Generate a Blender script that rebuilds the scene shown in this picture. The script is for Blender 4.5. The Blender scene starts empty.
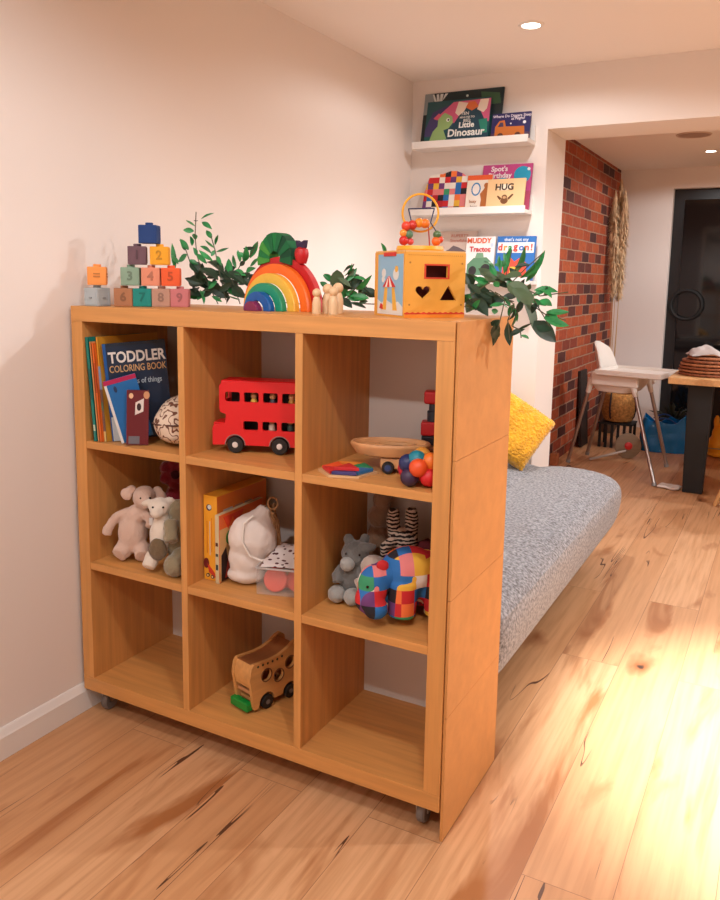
import bpy, bmesh, math, random
from mathutils import Vector, Matrix, Euler, noise
PI = math.pi
scn = bpy.context.scene
COL = scn.collection

# ------------------------------------------------------------------ camera
def _camera():
    yaw, pitch, roll, f = -0.49724, -0.14884, 0.01587, 801.07
    cy, sy, cp, sp = math.cos(yaw), math.sin(yaw), math.cos(pitch), math.sin(pitch)
    fw = Vector((sy*cp, cy*cp, sp))
    r = Vector((cy, -sy, 0)); u = r.cross(fw)
    r2 = r*math.cos(roll)+u*math.sin(roll); u2 = -r*math.sin(roll)+u*math.cos(roll)
    cam = bpy.data.cameras.new('camera'); o = bpy.data.objects.new('camera', cam); COL.objects.link(o)
    m = Matrix((r2, u2, -fw)).transposed().to_4x4(); m.translation = (1.74915, -1.57419, 1.28480)
    o.matrix_world = m
    cam.sensor_fit = 'AUTO'; cam.sensor_width = 36; cam.lens = 36*f/900
    cam.shift_x = 5.4965/900; cam.shift_y = -51.132/900
    cam.clip_start = .02; scn.camera = o
_camera()

# ------------------------------------------------------------------ world, lights, exposure
scn.view_settings.view_transform = 'Standard'; scn.view_settings.look = 'None'
scn.view_settings.gamma = 1; scn.view_settings.use_curve_mapping = False
scn.view_settings.exposure = 0.12
w = bpy.data.worlds.new('world'); scn.world = w; w.use_nodes = True
w.node_tree.nodes['Background'].inputs[0].default_value = (1.0, .84, .76, 1)
w.node_tree.nodes['Background'].inputs[1].default_value = .05
SPOTS = [(.77, 1.60, 10, 2.95), (.77, 1.60, 50, 2.0), (2.06, .82, 900, .86), (2.2, 1.3, 16, 2.95), (1.54, -.84, 31, 2.95), (.9, -1.9, 50, 2.95), (2.9, -1.2, 12, 2.95), (3.5, 1.5, 118, 2.95), (1.112, 5.05, 15, 2.95), (3.0, 4.2, 85, 2.95), (1.9, 3.9, 40, 2.95), (.45, -.9, 6, 2.95)]   # ceiling downlights and added unseen fill spots: x, y, watts, cone
CEIL = 2.26
def _lights():
    for x, y, e, sz in SPOTS:
        l = bpy.data.lights.new('downlight_or_fill_lamp', 'SPOT'); l.energy = e; l.color = (.99, .995, 1)
        l.spot_size = sz; l.spot_blend = .25 if sz > 2.5 else .9; l.shadow_soft_size = .035
        o = bpy.data.objects.new('downlight_or_fill_lamp', l); COL.objects.link(o); o.location = (x, y, CEIL-.03)
_lights()

# ------------------------------------------------------------------ materials
def lin(c): return tuple(((v/255)/12.92 if v/255 <= .04045 else ((v/255+.055)/1.055)**2.4) for v in c)
_M = {}
def mat(name, c, rough=.5, metal=0, bump=0, bscale=200, var=0, vscale=30, spec=.5, trans=0, emit=0, sheen=0, alpha=1, stretch=None):
    if name in _M: return _M[name]
    m = bpy.data.materials.new(name); m.use_nodes = True; nt = m.node_tree; b = nt.nodes['Principled BSDF']
    col = lin(c)+(1,)
    b.inputs['Base Color'].default_value = col; b.inputs['Roughness'].default_value = rough; b.inputs['Metallic'].default_value = metal
    b.inputs['Specular IOR Level'].default_value = spec; b.inputs['Transmission Weight'].default_value = trans
    b.inputs['Sheen Weight'].default_value = sheen; b.inputs['Alpha'].default_value = alpha
    if emit: b.inputs['Emission Color'].default_value = col; b.inputs['Emission Strength'].default_value = emit
    if bump or var:
        tc = nt.nodes.new('ShaderNodeTexCoord'); mp = nt.nodes.new('ShaderNodeMapping'); nt.links.new(tc.outputs['Object'], mp.inputs[0])
        if stretch: mp.inputs['Scale'].default_value = stretch
    if bump:
        n = nt.nodes.new('ShaderNodeTexNoise'); n.inputs['Scale'].default_value = bscale; n.inputs['Detail'].default_value = 3
        bp = nt.nodes.new('ShaderNodeBump'); bp.inputs['Strength'].default_value = bump; bp.inputs['Distance'].default_value = .004
        nt.links.new(mp.outputs[0], n.inputs['Vector']); nt.links.new(n.outputs['Fac'], bp.inputs['Height']); nt.links.new(bp.outputs[0], b.inputs['Normal'])
    if var:
        n2 = nt.nodes.new('ShaderNodeTexNoise'); n2.inputs['Scale'].default_value = vscale; n2.inputs['Detail'].default_value = 4
        mx = nt.nodes.new('ShaderNodeMix'); mx.data_type = 'RGBA'
        lo = tuple(v*(1-var) for v in col[:3])+(1,); hi = tuple(min(1, v*(1+var)) for v in col[:3])+(1,)
        mx.inputs[6].default_value = lo; mx.inputs[7].default_value = hi
        rp = nt.nodes.new('ShaderNodeMapRange'); rp.inputs[1].default_value = .3; rp.inputs[2].default_value = .7
        nt.links.new(mp.outputs[0], n2.inputs['Vector']); nt.links.new(n2.outputs['Fac'], rp.inputs[0]); nt.links.new(rp.outputs[0], mx.inputs[0]); nt.links.new(mx.outputs[2], b.inputs['Base Color'])
    _M[name] = m; return m
def wood(name, c, axis, var=.12, rough=.45, k=1.0):
    s = [60*k, 60*k, 60*k]; s['xyz'.index(axis)] = 3.5*k
    return mat(name, c, rough, var=var, vscale=1.0, stretch=tuple(s), bump=.03, bscale=2)
PATCH = [(40, 110, 180), (205, 40, 45), (235, 225, 215), (235, 180, 60), (60, 150, 105), (35, 30, 38), (228, 130, 130), (110, 60, 120), (240, 120, 60), (240, 232, 222), (40, 110, 180), (190, 30, 40)]
def patchwork(name, k, flat=False, off=(0, 0, 0)):
    m = bpy.data.materials.new(name); m.use_nodes = True; nt = m.node_tree; b = nt.nodes['Principled BSDF']; b.inputs['Roughness'].default_value = .8
    tc = nt.nodes.new('ShaderNodeTexCoord'); mp = nt.nodes.new('ShaderNodeMapping'); mp.inputs['Scale'].default_value = (k, 0 if flat else k, k); mp.inputs['Location'].default_value = off
    fl = nt.nodes.new('ShaderNodeVectorMath'); fl.operation = 'FLOOR'; wn = nt.nodes.new('ShaderNodeTexWhiteNoise'); rp = nt.nodes.new('ShaderNodeValToRGB')
    rp.color_ramp.interpolation = 'CONSTANT'
    for i, c in enumerate(PATCH):
        e = rp.color_ramp.elements[0] if i == 0 else rp.color_ramp.elements.new(i/len(PATCH)); e.position = i/len(PATCH); e.color = lin(c)+(1,)
    rp.color_ramp.elements.remove(rp.color_ramp.elements[-1])
    nt.links.new(tc.outputs['Object'], mp.inputs[0]); nt.links.new(mp.outputs[0], fl.inputs[0]); nt.links.new(fl.outputs[0], wn.inputs[0]); nt.links.new(wn.outputs['Value'], rp.inputs[0]); nt.links.new(rp.outputs[0], b.inputs['Base Color'])
    return m

def floor_material():
    m = bpy.data.materials.new('oak_plank_floor'); m.use_nodes = True; nt = m.node_tree; b = nt.nodes['Principled BSDF']; N = nt.nodes.new; L = nt.links.new
    tc = N('ShaderNodeTexCoord'); sx = N('ShaderNodeSeparateXYZ'); L(tc.outputs['Object'], sx.inputs[0])
    cx = N('ShaderNodeCombineXYZ'); L(sx.outputs['Y'], cx.inputs[0]); L(sx.outputs['X'], cx.inputs[1])
    br = N('ShaderNodeTexBrick'); br.inputs['Scale'].default_value = 1; br.inputs['Brick Width'].default_value = 1.75; br.inputs['Row Height'].default_value = .19
    br.inputs['Mortar Size'].default_value = .0009; br.inputs['Mortar Smooth'].default_value = .3; br.offset = .37; br.offset_frequency = 2
    br.inputs['Color1'].default_value = (0, 0, 0, 1); br.inputs['Color2'].default_value = (1, 1, 1, 1); br.inputs['Mortar'].default_value = (.5, .5, .5, 1)
    L(cx.outputs[0], br.inputs['Vector'])
    # grain coordinates shifted per plank
    ml = N('ShaderNodeVectorMath'); ml.operation = 'SCALE'; ml.inputs['Scale'].default_value = 17; L(br.outputs['Color'], ml.inputs[0])
    ad = N('ShaderNodeVectorMath'); L(cx.outputs[0], ad.inputs[0]); L(ml.outputs[0], ad.inputs[1])
    def nz(scale, sc, det=5, dist=0):
        mp = N('ShaderNodeMapping'); mp.inputs['Scale'].default_value = sc; L(ad.outputs[0], mp.inputs[0])
        n = N('ShaderNodeTexNoise'); n.inputs['Scale'].default_value = scale; n.inputs['Detail'].default_value = det; n.inputs['Distortion'].default_value = dist; L(mp.outputs[0], n.inputs['Vector']); return n.outputs['Fac']
    def ramp(f, a, b_):
        r = N('ShaderNodeMapRange'); r.inputs[1].default_value = a; r.inputs[2].default_value = b_; L(f, r.inputs[0]); return r.outputs[0]
    def mix(f, a, b_, t='MIX'):
        x = N('ShaderNodeMix'); x.data_type = 'RGBA'; x.blend_type = t
        if isinstance(f, float): x.inputs[0].default_value = f
        else: L(f, x.inputs[0])
        for i, v in ((6, a), (7, b_)):
            if isinstance(v, tuple): x.inputs[i].default_value = v
            else: L(v, x.inputs[i])
        return x.outputs[2]
    c = mix(br.outputs['Color'], lin((205, 150, 103))+(1,), lin((222, 174, 130))+(1,))
    c = mix(ramp(nz(1, (3, 64, 1), 8), .4, .8), c, lin((190, 137, 92))+(1,))
    c = mix(ramp(nz(1, (1.0, 5.5, 1), 4, 1.6), .57, .68), c, lin((172, 112, 66))+(1,))
    # knots and cracks with shapes of their own
    mp = N('ShaderNodeMapping'); mp.inputs['Scale'].default_value = (2.0, 5.4, 1); L(ad.outputs[0], mp.inputs[0])
    ds = N('ShaderNodeTexNoise'); ds.inputs['Scale'].default_value = 4; L(mp.outputs[0], ds.inputs['Vector'])
    dm = N('ShaderNodeVectorMath'); dm.operation = 'SCALE'; dm.inputs['Scale'].default_value = .35; L(ds.outputs['Color'], dm.inputs[0])
    da = N('ShaderNodeVectorMath'); L(mp.outputs[0], da.inputs[0]); L(dm.outputs[0], da.inputs[1])
    vo = N('ShaderNodeTexVoronoi'); vo.inputs['Scale'].default_value = 1; L(da.outputs[0], vo.inputs['Vector'])
    c = mix(ramp(vo.outputs['Distance'], .24, .05), c, lin((150, 88, 46))+(1,))
    c = mix(ramp(vo.outputs['Distance'], .06, .03), c, lin((66, 42, 30))+(1,))
    cr = nz(1, (.8, 12, 1), 2, .6)
    cm = N('ShaderNodeMath'); cm.operation = 'COMPARE'; cm.inputs[1].default_value = .5; cm.inputs[2].default_value = .006; L(cr, cm.inputs[0])
    g = ramp(nz(1, (1.8, 5, 1), 2), .58, .61)
    mu = N('ShaderNodeMath'); mu.operation = 'MULTIPLY'; L(cm.outputs[0], mu.inputs[0]); L(g, mu.inputs[1])
    c = mix(mu.outputs[0], c, lin((96, 60, 40))+(1,))
    c = mix(br.outputs['Fac'], c, lin((150, 100, 66))+(1,))
    L(c, b.inputs['Base Color']); b.inputs['Roughness'].default_value = .4; b.inputs['Specular IOR Level'].default_value = .6
    return m

def brick_material():
    m = bpy.data.materials.new('red_brick'); m.use_nodes = True; nt = m.node_tree; b = nt.nodes['Principled BSDF']; N = nt.nodes.new; L = nt.links.new
    tc = N('ShaderNodeTexCoord'); sx = N('ShaderNodeSeparateXYZ'); L(tc.outputs['Object'], sx.inputs[0])
    cx = N('ShaderNodeCombineXYZ'); L(sx.outputs['Y'], cx.inputs[0]); L(sx.outputs['Z'], cx.inputs[1])
    ns = N('ShaderNodeTexNoise'); ns.inputs['Scale'].default_value = 14; L(cx.outputs[0], ns.inputs['Vector'])
    sc = N('ShaderNodeVectorMath'); sc.operation = 'SCALE'; sc.inputs['Scale'].default_value = .012; L(ns.outputs['Color'], sc.inputs[0])
    ad = N('ShaderNodeVectorMath'); L(cx.outputs[0], ad.inputs[0]); L(sc.outputs[0], ad.inputs[1])
    br = N('ShaderNodeTexBrick'); br.inputs['Scale'].default_value = 1; br.inputs['Brick Width'].default_value = .225; br.inputs['Row Height'].default_value = .08
    br.inputs['Mortar Size'].default_value = .0055; br.inputs['Mortar Smooth'].default_value = .25; br.inputs['Bias'].default_value = 0
    br.inputs['Color1'].default_value = (0, 0, 0, 1); br.inputs['Color2'].default_value = (1, 1, 1, 1); br.inputs['Mortar'].default_value = (.5, .5, .5, 1); L(ad.outputs[0], br.inputs['Vector'])
    rp = N('ShaderNodeValToRGB'); rp.color_ramp.interpolation = 'LINEAR'
    for i, (p, c) in enumerate(((0, (74, 38, 36)), (.16, (96, 46, 38)), (.28, (154, 66, 40)), (.6, (172, 78, 42)), (.85, (182, 90, 50)), (1, (132, 56, 40)))):
        e = rp.color_ramp.elements[i] if i < 2 else rp.color_ramp.elements.new(p); e.position = p; e.color = lin(c)+(1,)
    L(br.outputs['Color'], rp.inputs[0])
    n2 = N('ShaderNodeTexNoise'); n2.inputs['Scale'].default_value = 40; L(tc.outputs['Object'], n2.inputs['Vector'])
    mv = N('ShaderNodeMix'); mv.data_type = 'RGBA'; mv.blend_type = 'OVERLAY'; mv.inputs[0].default_value = .45; L(rp.outputs[0], mv.inputs[6]); L(n2.outputs['Fac'], mv.inputs[7])
    mx = N('ShaderNodeMix'); mx.data_type = 'RGBA'; L(br.outputs['Fac'], mx.inputs[0]); L(mv.outputs[2], mx.inputs[6]); mx.inputs[7].default_value = lin((176, 136, 112))+(1,)
    L(mx.outputs[2], b.inputs['Base Color']); b.inputs['Roughness'].default_value = .85
    iv = N('ShaderNodeMath'); iv.operation = 'SUBTRACT'; iv.inputs[0].default_value = 1; L(br.outputs['Fac'], iv.inputs[1])
    bp = N('ShaderNodeBump'); bp.inputs['Distance'].default_value = .008; L(iv.outputs[0], bp.inputs['Height']); L(bp.outputs[0], b.inputs['Normal'])
    return m

def stripes_material(name, c1, c2, scale, direction='X', dist=3, at=.5):
    m = bpy.data.materials.new(name); m.use_nodes = True; nt = m.node_tree; b = nt.nodes['Principled BSDF']; b.inputs['Roughness'].default_value = .9
    tc = nt.nodes.new('ShaderNodeTexCoord'); wv = nt.nodes.new('ShaderNodeTexWave'); wv.bands_direction = direction; wv.inputs['Scale'].default_value = scale; wv.inputs['Distortion'].default_value = dist; wv.inputs['Detail Scale'].default_value = 1.5
    rp = nt.nodes.new('ShaderNodeValToRGB'); rp.color_ramp.interpolation = 'CONSTANT'; rp.color_ramp.elements[0].color = lin(c1)+(1,); rp.color_ramp.elements[1].position = at; rp.color_ramp.elements[1].color = lin(c2)+(1,)
    nt.links.new(tc.outputs['Object'], wv.inputs[0]); nt.links.new(wv.outputs['Fac'], rp.inputs[0]); nt.links.new(rp.outputs[0], b.inputs['Base Color']); return m
def spots_material(name, base, spot, scale, size=.3, rough=.8):
    m = bpy.data.materials.new(name); m.use_nodes = True; nt = m.node_tree; b = nt.nodes['Principled BSDF']; b.inputs['Roughness'].default_value = rough
    tc = nt.nodes.new('ShaderNodeTexCoord'); v = nt.nodes.new('ShaderNodeTexVoronoi'); v.inputs['Scale'].default_value = scale
    rp = nt.nodes.new('ShaderNodeValToRGB'); rp.color_ramp.interpolation = 'CONSTANT'; rp.color_ramp.elements[0].color = lin(spot)+(1,); rp.color_ramp.elements[1].position = size; rp.color_ramp.elements[1].color = lin(base)+(1,)
    nt.links.new(tc.outputs['Object'], v.inputs['Vector']); nt.links.new(v.outputs['Distance'], rp.inputs[0]); nt.links.new(rp.outputs[0], b.inputs['Base Color']); return m

# ------------------------------------------------------------------ mesh helpers
class MB:
    def __init__(s): s.bm = bmesh.new()
    def _tf(s, vs, M):
        for v in vs: v.co = M @ v.co
    def box(s, lo, hi, M=None):
        x0, y0, z0 = lo; x1, y1, z1 = hi
        v = [s.bm.verts.new(p) for p in ((x0, y0, z0), (x1, y0, z0), (x1, y1, z0), (x0, y1, z0), (x0, y0, z1), (x1, y0, z1), (x1, y1, z1), (x0, y1, z1))]
        for f in ((0, 3, 2, 1), (4, 5, 6, 7), (0, 1, 5, 4), (1, 2, 6, 5), (2, 3, 7, 6), (3, 0, 4, 7)): s.bm.faces.new([v[i] for i in f])
        if M: s._tf(v, M)
        return s
    def prism(s, pts, y0, y1, M=None, holes=None):
        """polygon in x,z extruded along y (holes: list of polygons)"""
        if holes:
            import mathutils.geometry as g
            loops = [[Vector((x, z, 0)) for x, z in pts]]+[[Vector((x, z, 0)) for x, z in h] for h in holes]
            tris = g.tessellate_polygon(loops); flat = [p for l in loops for p in l]
            a = [s.bm.verts.new((p.x, y0, p.y)) for p in flat]; b = [s.bm.verts.new((p.x, y1, p.y)) for p in flat]
            for t in tris:
                s.bm.faces.new([a[i] for i in t]); s.bm.faces.new([b[i] for i in reversed(t)])
            k = 0
            for l in loops:
                n = len(l)
                for i in range(n):
                    j = (i+1) % n; s.bm.faces.new((a[k+i], b[k+i], b[k+j], a[k+j]))
                k += n
            vs = a+b
        else:
            a = [s.bm.verts.new((x, y0, z)) for x, z in pts]; b = [s.bm.verts.new((x, y1, z)) for x, z in pts]
            s.bm.faces.new(a); s.bm.faces.new(b[::-1]); n = len(a)
            for i in range(n): s.bm.faces.new((a[i], b[i], b[(i+1) % n], a[(i+1) % n]))
            vs = a+b
        if M: s._tf(vs, M)
        return s
    def lathe(s, prof, seg=24, M=None):
        """profile of (r, z) revolved about z"""
        rings = []; vs = []
        for r, z in prof:
            if r < 1e-6: ring = [s.bm.verts.new((0, 0, z))]
            else: ring = [s.bm.verts.new((r*math.cos(2*PI*i/seg), r*math.sin(2*PI*i/seg), z)) for i in range(seg)]
            rings.append(ring); vs += ring
        for a, b in zip(rings, rings[1:]):
            if len(a) == 1 and len(b) == 1: continue
            for i in range(seg):
                j = (i+1) % seg
                if len(a) == 1: s.bm.faces.new((a[0], b[i], b[j]))
                elif len(b) == 1: s.bm.faces.new((a[i], b[0], a[j]))
                else: s.bm.faces.new((a[i], b[i], b[j], a[j]))
        for ring, rev in ((rings[0], 0), (rings[-1], 1)):
            if len(ring) > 1: s.bm.faces.new(ring[::-1] if not rev else ring)
        if M: s._tf(vs, M)
        return s
    def sphere(s, c, r, seg=16, M=None):
        R_ = r if isinstance(r, (tuple, list)) else (r, r, r)
        ret = bmesh.ops.create_uvsphere(s.bm, u_segments=seg, v_segments=max(6, seg*2//3), radius=1)
        T = Matrix.Translation(c) @ (M or Matrix()) @ Matrix.Diagonal((*R_, 1)); s._tf(ret['verts'], T); return s
    def tube(s, pts, r, seg=8, closed=False):
        P = [Vector(p) for p in pts]; n = len(P); R_ = r if isinstance(r, (list, tuple)) else [r]*n
        rings = []; prev = None
        for i in range(n):
            if closed: t = (P[(i+1) % n]-P[i-1]).normalized()
            else: t = (P[min(i+1, n-1)]-P[max(i-1, 0)]).normalized()
            if prev is None:
                a = t.orthogonal().normalized()
            else:
                a = prev-t*prev.dot(t); a = a.normalized() if a.length > 1e-6 else t.orthogonal().normalized()
            prev = a; b = t.cross(a)
            rings.append([s.bm.verts.new(P[i]+(a*math.cos(2*PI*k/seg)+b*math.sin(2*PI*k/seg))*R_[i]) for k in range(seg)])
        m = n if closed else n-1
        for i in range(m):
            A, B = rings[i], rings[(i+1) % n]
            for k in range(seg): s.bm.faces.new((A[k], A[(k+1) % seg], B[(k+1) % seg], B[k]))
        if not closed: s.bm.faces.new(rings[0][::-1]); s.bm.faces.new(rings[-1])
        return s
    def rbox(s, lo, hi, rad, seg=3, M=None):
        s.wn = 1; t = MB(); t.box(lo, hi); bmesh.ops.bevel(t.bm, geom=t.bm.edges[:], offset=rad, segments=seg, profile=.5, affect='EDGES', clamp_overlap=True)
        return s.join(t, M)
    def join(s, o, M=None):
        me = bpy.data.meshes.new('t'); o.bm.to_mesh(me); n = len(s.bm.verts); s.bm.from_mesh(me); bpy.data.meshes.remove(me)
        s.bm.verts.ensure_lookup_table()
        if M: s._tf(s.bm.verts[n:], M)
        return s
    def bevel(s, off, seg=2):
        s.wn = 1
        bmesh.ops.remove_doubles(s.bm, verts=s.bm.verts[:], dist=1e-6)
        e = [e for e in s.bm.edges if len(e.link_faces) == 2 and e.calc_face_angle(0) > .5]
        bmesh.ops.bevel(s.bm, geom=e, offset=off, segments=seg, profile=.5, affect='EDGES', clamp_overlap=True); return s
    def build(s, name, m, parent=None, loc=None, rot=None, smooth=True):
        bmesh.ops.recalc_face_normals(s.bm, faces=s.bm.faces[:])
        if smooth:
            for f in s.bm.faces: f.smooth = True
            for e in s.bm.edges:
                if len(e.link_faces) == 2 and e.calc_face_angle(0) > .6: e.smooth = False
        me = bpy.data.meshes.new(name); s.bm.to_mesh(me); s.bm.free()
        o = bpy.data.objects.new(name, me); COL.objects.link(o)
        if m: me.materials.append(m)
        if getattr(s, 'wn', 0) and smooth:
            k = o.modifiers.new('flat_faces', 'WEIGHTED_NORMAL'); k.keep_sharp = True
        if parent: o.parent = parent
        if loc is not None: o.location = loc
        if rot is not None: o.rotation_euler = rot
        return o
def tag(o, label=None, cat=None, group=None, kind=None):
    for k, v in (('label', label), ('category', cat), ('group', group), ('kind', kind)):
        if v: o[k] = v
    return o
def thing(name, label, cat, loc=(0, 0, 0), rot=0, group=None):
    o = bpy.data.objects.new(name, None); COL.objects.link(o); o.empty_display_size = .05
    o.location = loc; o.rotation_euler = rot if isinstance(rot, (tuple, list)) else (0, 0, rot)
    return tag(o, label, cat, group)
def struct(o): o['kind'] = 'structure'; return o
def bake(o):
    """apply an object's modifiers into its mesh"""
    dg = bpy.context.evaluated_depsgraph_get(); dg.update()
    me = bpy.data.meshes.new_from_object(o.evaluated_get(dg)); o.modifiers.clear(); old = o.data; o.data = me
    if old.users == 0: bpy.data.meshes.remove(old)
    me.name = o.name; return o
_tex = {}
def blob(name, parts, m, parent=None, voxel=.004, fuzz=.002, fscale=.012, loc=None, rot=None, sm=4):
    """ellipsoids (centre, radii[, euler]) or ('t', pts, radii) tubes grown into one continuous skin"""
    b = MB()
    for p in parts:
        if p[0] == 't': b.tube(p[1], p[2], 12)
        else:
            M = Euler(p[2]).to_matrix().to_4x4() if len(p) > 2 else None
            b.sphere(p[0], p[1], 20, M)
    o = b.build(name, m, None, smooth=True)
    r = o.modifiers.new('r', 'REMESH'); r.mode = 'VOXEL'; r.voxel_size = voxel; r.use_smooth_shade = True
    s = o.modifiers.new('s', 'SMOOTH'); s.iterations = sm; s.factor = .5
    if fuzz:
        if fscale not in _tex:
            t = bpy.data.textures.new('fur', 'CLOUDS'); t.noise_scale = fscale; t.noise_depth = 2; _tex[fscale] = t
        d = o.modifiers.new('d', 'DISPLACE'); d.texture = _tex[fscale]; d.strength = fuzz*2; d.texture_coords = 'LOCAL'
    bake(o)
    for f in o.data.polygons: f.use_smooth = True
    if parent: o.parent = parent
    if loc is not None: o.location = loc
    if rot is not None: o.rotation_euler = rot
    return o
def text(body, size, m, parent, loc, rot=(PI/2, 0, 0), align='CENTER', ext=.0004, name='lettering', sx=1.0, bold=.0):
    c = bpy.data.curves.new('t', 'FONT'); c.body = body; c.size = size; c.extrude = ext; c.align_x = align; c.align_y = 'CENTER'; c.offset = bold; c.resolution_u = 3
    t = bpy.data.objects.new('t', c); COL.objects.link(t)
    dg = bpy.context.evaluated_depsgraph_get(); me = bpy.data.meshes.new_from_object(t.evaluated_get(dg)); me.name = name
    bpy.data.objects.remove(t); bpy.data.curves.remove(c)
    o = bpy.data.objects.new(name, me); COL.objects.link(o); me.materials.clear(); me.materials.append(m)
    o.parent = parent; o.location = loc; o.rotation_euler = rot; o.scale = (sx, 1, 1); return o
def circ(cx, cz, r, n=24, rz=None, a0=0, a1=2*PI):
    rz = r if rz is None else rz
    full = abs(a1-a0-2*PI) < 1e-6
    return [(cx+r*math.cos(a0+(a1-a0)*i/(n if full else n-1)), cz+rz*math.sin(a0+(a1-a0)*i/(n if full else n-1))) for i in range(n)]
def Rz(a): return Matrix.Rotation(a, 4, 'Z')
def Rx(a): return Matrix.Rotation(a, 4, 'X')
def Ry(a): return Matrix.Rotation(a, 4, 'Y')
def Tr(*p): return Matrix.Translation(p)
D = math.radians

# ------------------------------------------------------------------ the setting
PLASTER = mat('white_plaster', (238, 229, 223), .85, bump=.02, bscale=60)
CEILM = mat('ceiling_paint', (246, 238, 232), .9)
TRIM = mat('white_gloss_trim', (236, 232, 228), .35)
struct(MB().box((-.2, -3.2, -.1), (4.6, 6.2, 0)).build('floor', floor_material()))
struct(MB().box((-.2, -3.2, CEIL), (4.6, 2.3, CEIL+.1)).box((-.2, 2.3, CEIL), (4.6, 6.2, CEIL+.1)).build('ceiling', CEILM))
struct(MB().box((-.2, -3.2, 0), (-.016, 2.3, CEIL)).build('wall_left', PLASTER))
struct(MB().box((-.2, 2.24, 0), (.678, 2.57, CEIL)).box((.678, 2.24, 1.986), (4.6, 2.57, CEIL)).build('wall_back', PLASTER))
struct(MB().box((.1, 2.57, 0), (.32, 5.95, CEIL)).build('wall_brick', brick_material()))
struct(MB().box((.1, 5.9, 0), (.765, 6.1, CEIL)).box((.765, 5.9, 2.09), (4.6, 6.1, CEIL)).box((.765, 5.9, 0), (4.6, 6.1, .06)).build('wall_far', PLASTER))
struct(MB().box((-.2, -3.3, 0), (4.7, -3.2, CEIL)).build('wall_front', PLASTER))
struct(MB().box((4.6, -3.2, 0), (4.7, 6.2, CEIL)).build('wall_right', mat('bounce_cutting_grey', (150, 140, 132), .8)))  # unseen wall, its grey picked to cut sideways bounce light
b = MB()
b.prism([(0, 0), (.016, 0), (.016, .062), (.012, .066), (.009, .078), (.003, .084), (0, .084)], -3.2, 2.24, Tr(-.016, 0, 0))
struct(b.build('baseboard_left', TRIM))
struct(MB().rbox((.016, 2.226, 0), (.678, 2.24, .08), .004).build('baseboard_back', TRIM))
BLACKM = mat('black_frame', (24, 24, 26), .4); DGLASS = mat('night_dark_pane', (14, 15, 18), .06, spec=.6)  # opaque pane; the unlit night outside is painted into its colour
d = struct(MB().prism([(.765, .06), (3.2, .06), (3.2, 2.09), (.765, 2.09)], 5.98, 6.05, holes=[[(.85, .16), (1.95, .16), (1.95, 2.0), (.85, 2.0)], [(2.05, .16), (3.1, .16), (3.1, 2.0), (2.05, 2.0)]]).build('door_1', BLACKM))
o = MB().box((.84, 6.0, .15), (1.96, 6.02, 2.01)).build('door_pane', DGLASS, d); o = MB().box((2.04, 6.0, .15), (3.11, 6.02, 2.01)).build('door_pane', DGLASS, d)
o = MB().rbox((1.88, 5.93, .95), (1.90, 5.95, 1.2), .005).box((1.885, 5.94, .97), (1.895, 5.985, .98)).box((1.885, 5.94, 1.17), (1.895, 5.985, 1.18)).build('door_handle', mat('brushed_steel', (190, 190, 190), .35, 1), d)

# downlights that show, and the round speaker in the dining ceiling
GLOW = mat('lamp_glow', (255, 244, 226), .5, emit=14)
def downlight(x, y, label):
    t = thing('recessed_downlight', label, 'ceiling light', (x, y, CEIL), 0, 'recessed ceiling downlights')
    MB().lathe([(.036, -.001), (.036, -.005), (.046, -.006), (.05, -.001), (.05, .0)], 28).build('bezel', TRIM, t)
    MB().lathe([(0, -.0045), (.030, -.0045), (.034, -.001)], 24).build('lamp', GLOW, t)
downlight(.772, 1.60, 'bright round downlight in the ceiling nearest the picture ledges')
downlight(1.112, 5.05, 'bright round downlight in the dining ceiling beyond the opening, by the round speaker')
t = thing('ceiling_speaker', 'flat round white speaker grille set in the dining ceiling', 'speaker', (1.075, 4.30, CEIL))
MB().lathe([(.098, 0), (.098, -.006), (.106, -.007), (.112, 0)], 32).build('rim', mat('speaker_rim', (205, 180, 165), .6), t)
MB().lathe([(0, -.005), (.098, -.004), (.098, 0)], 32).build('grille', mat('speaker_grille', (172, 146, 132), .8, bump=.3, bscale=900), t)

# ------------------------------------------------------------------ the cube shelf
OAKX = wood('honey_oak_horizontal', (212, 150, 84), 'x'); OAKZ = wood('honey_oak_vertical', (212, 150, 84), 'z'); OAKY = wood('honey_oak_deep', (212, 150, 84), 'y')
MDF = mat('raw_hardboard', (208, 145, 81), .7, var=.06, vscale=25)
SZ, SW, SD, SO, SI, SC, SV = .0738, 1.1325, .375, .0416, .0208, .3359, .3335
SH = SZ+2*SO+2*SI+3*SV
sh = thing('cube_shelf', 'honey oak cube shelf of nine square cells on castors, toys in it', 'shelf unit', (0, 0, 0))
def board(name, lo, hi, m, bev=.0012):
    return MB().rbox(lo, hi, bev, 2).build(name, m, sh)
board('top_board', (0, 0, SH-SO), (SW, SD, SH), OAKX); board('bottom_board', (0, 0, SZ), (SW, SD, SZ+SO), OAKX)
board('side_board', (0, .0004, SZ+SO), (SO, SD, SH-SO), OAKZ); board('side_board', (SW-SO, .0004, SZ+SO), (SW, SD, SH-SO), OAKZ)
CX = [SO, SO+SC+SI, SO+2*(SC+SI)]; CZ = [SZ+SO+k*(SV+SI) for k in range(3)]
for i in (1, 2): board('upright', (CX[i]-SI, .001, SZ+SO), (CX[i], SD, SH-SO), OAKZ)
for i in range(3):
    for k in (1, 2): board('shelf_board', (CX[i]+.0002, .0016, CZ[k]-SI), (CX[i]+SC-.0002, SD, CZ[k]), OAKX)
o = MB().box((SO-.005, .342, SZ+SO-.004), (SW-SO+.005, .35, SH-SO+.004)).build('back_panel', mat('white_back_panel', (214, 204, 196), .55), sh); o['label'] = 'white back panel seen inside the cells'
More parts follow.
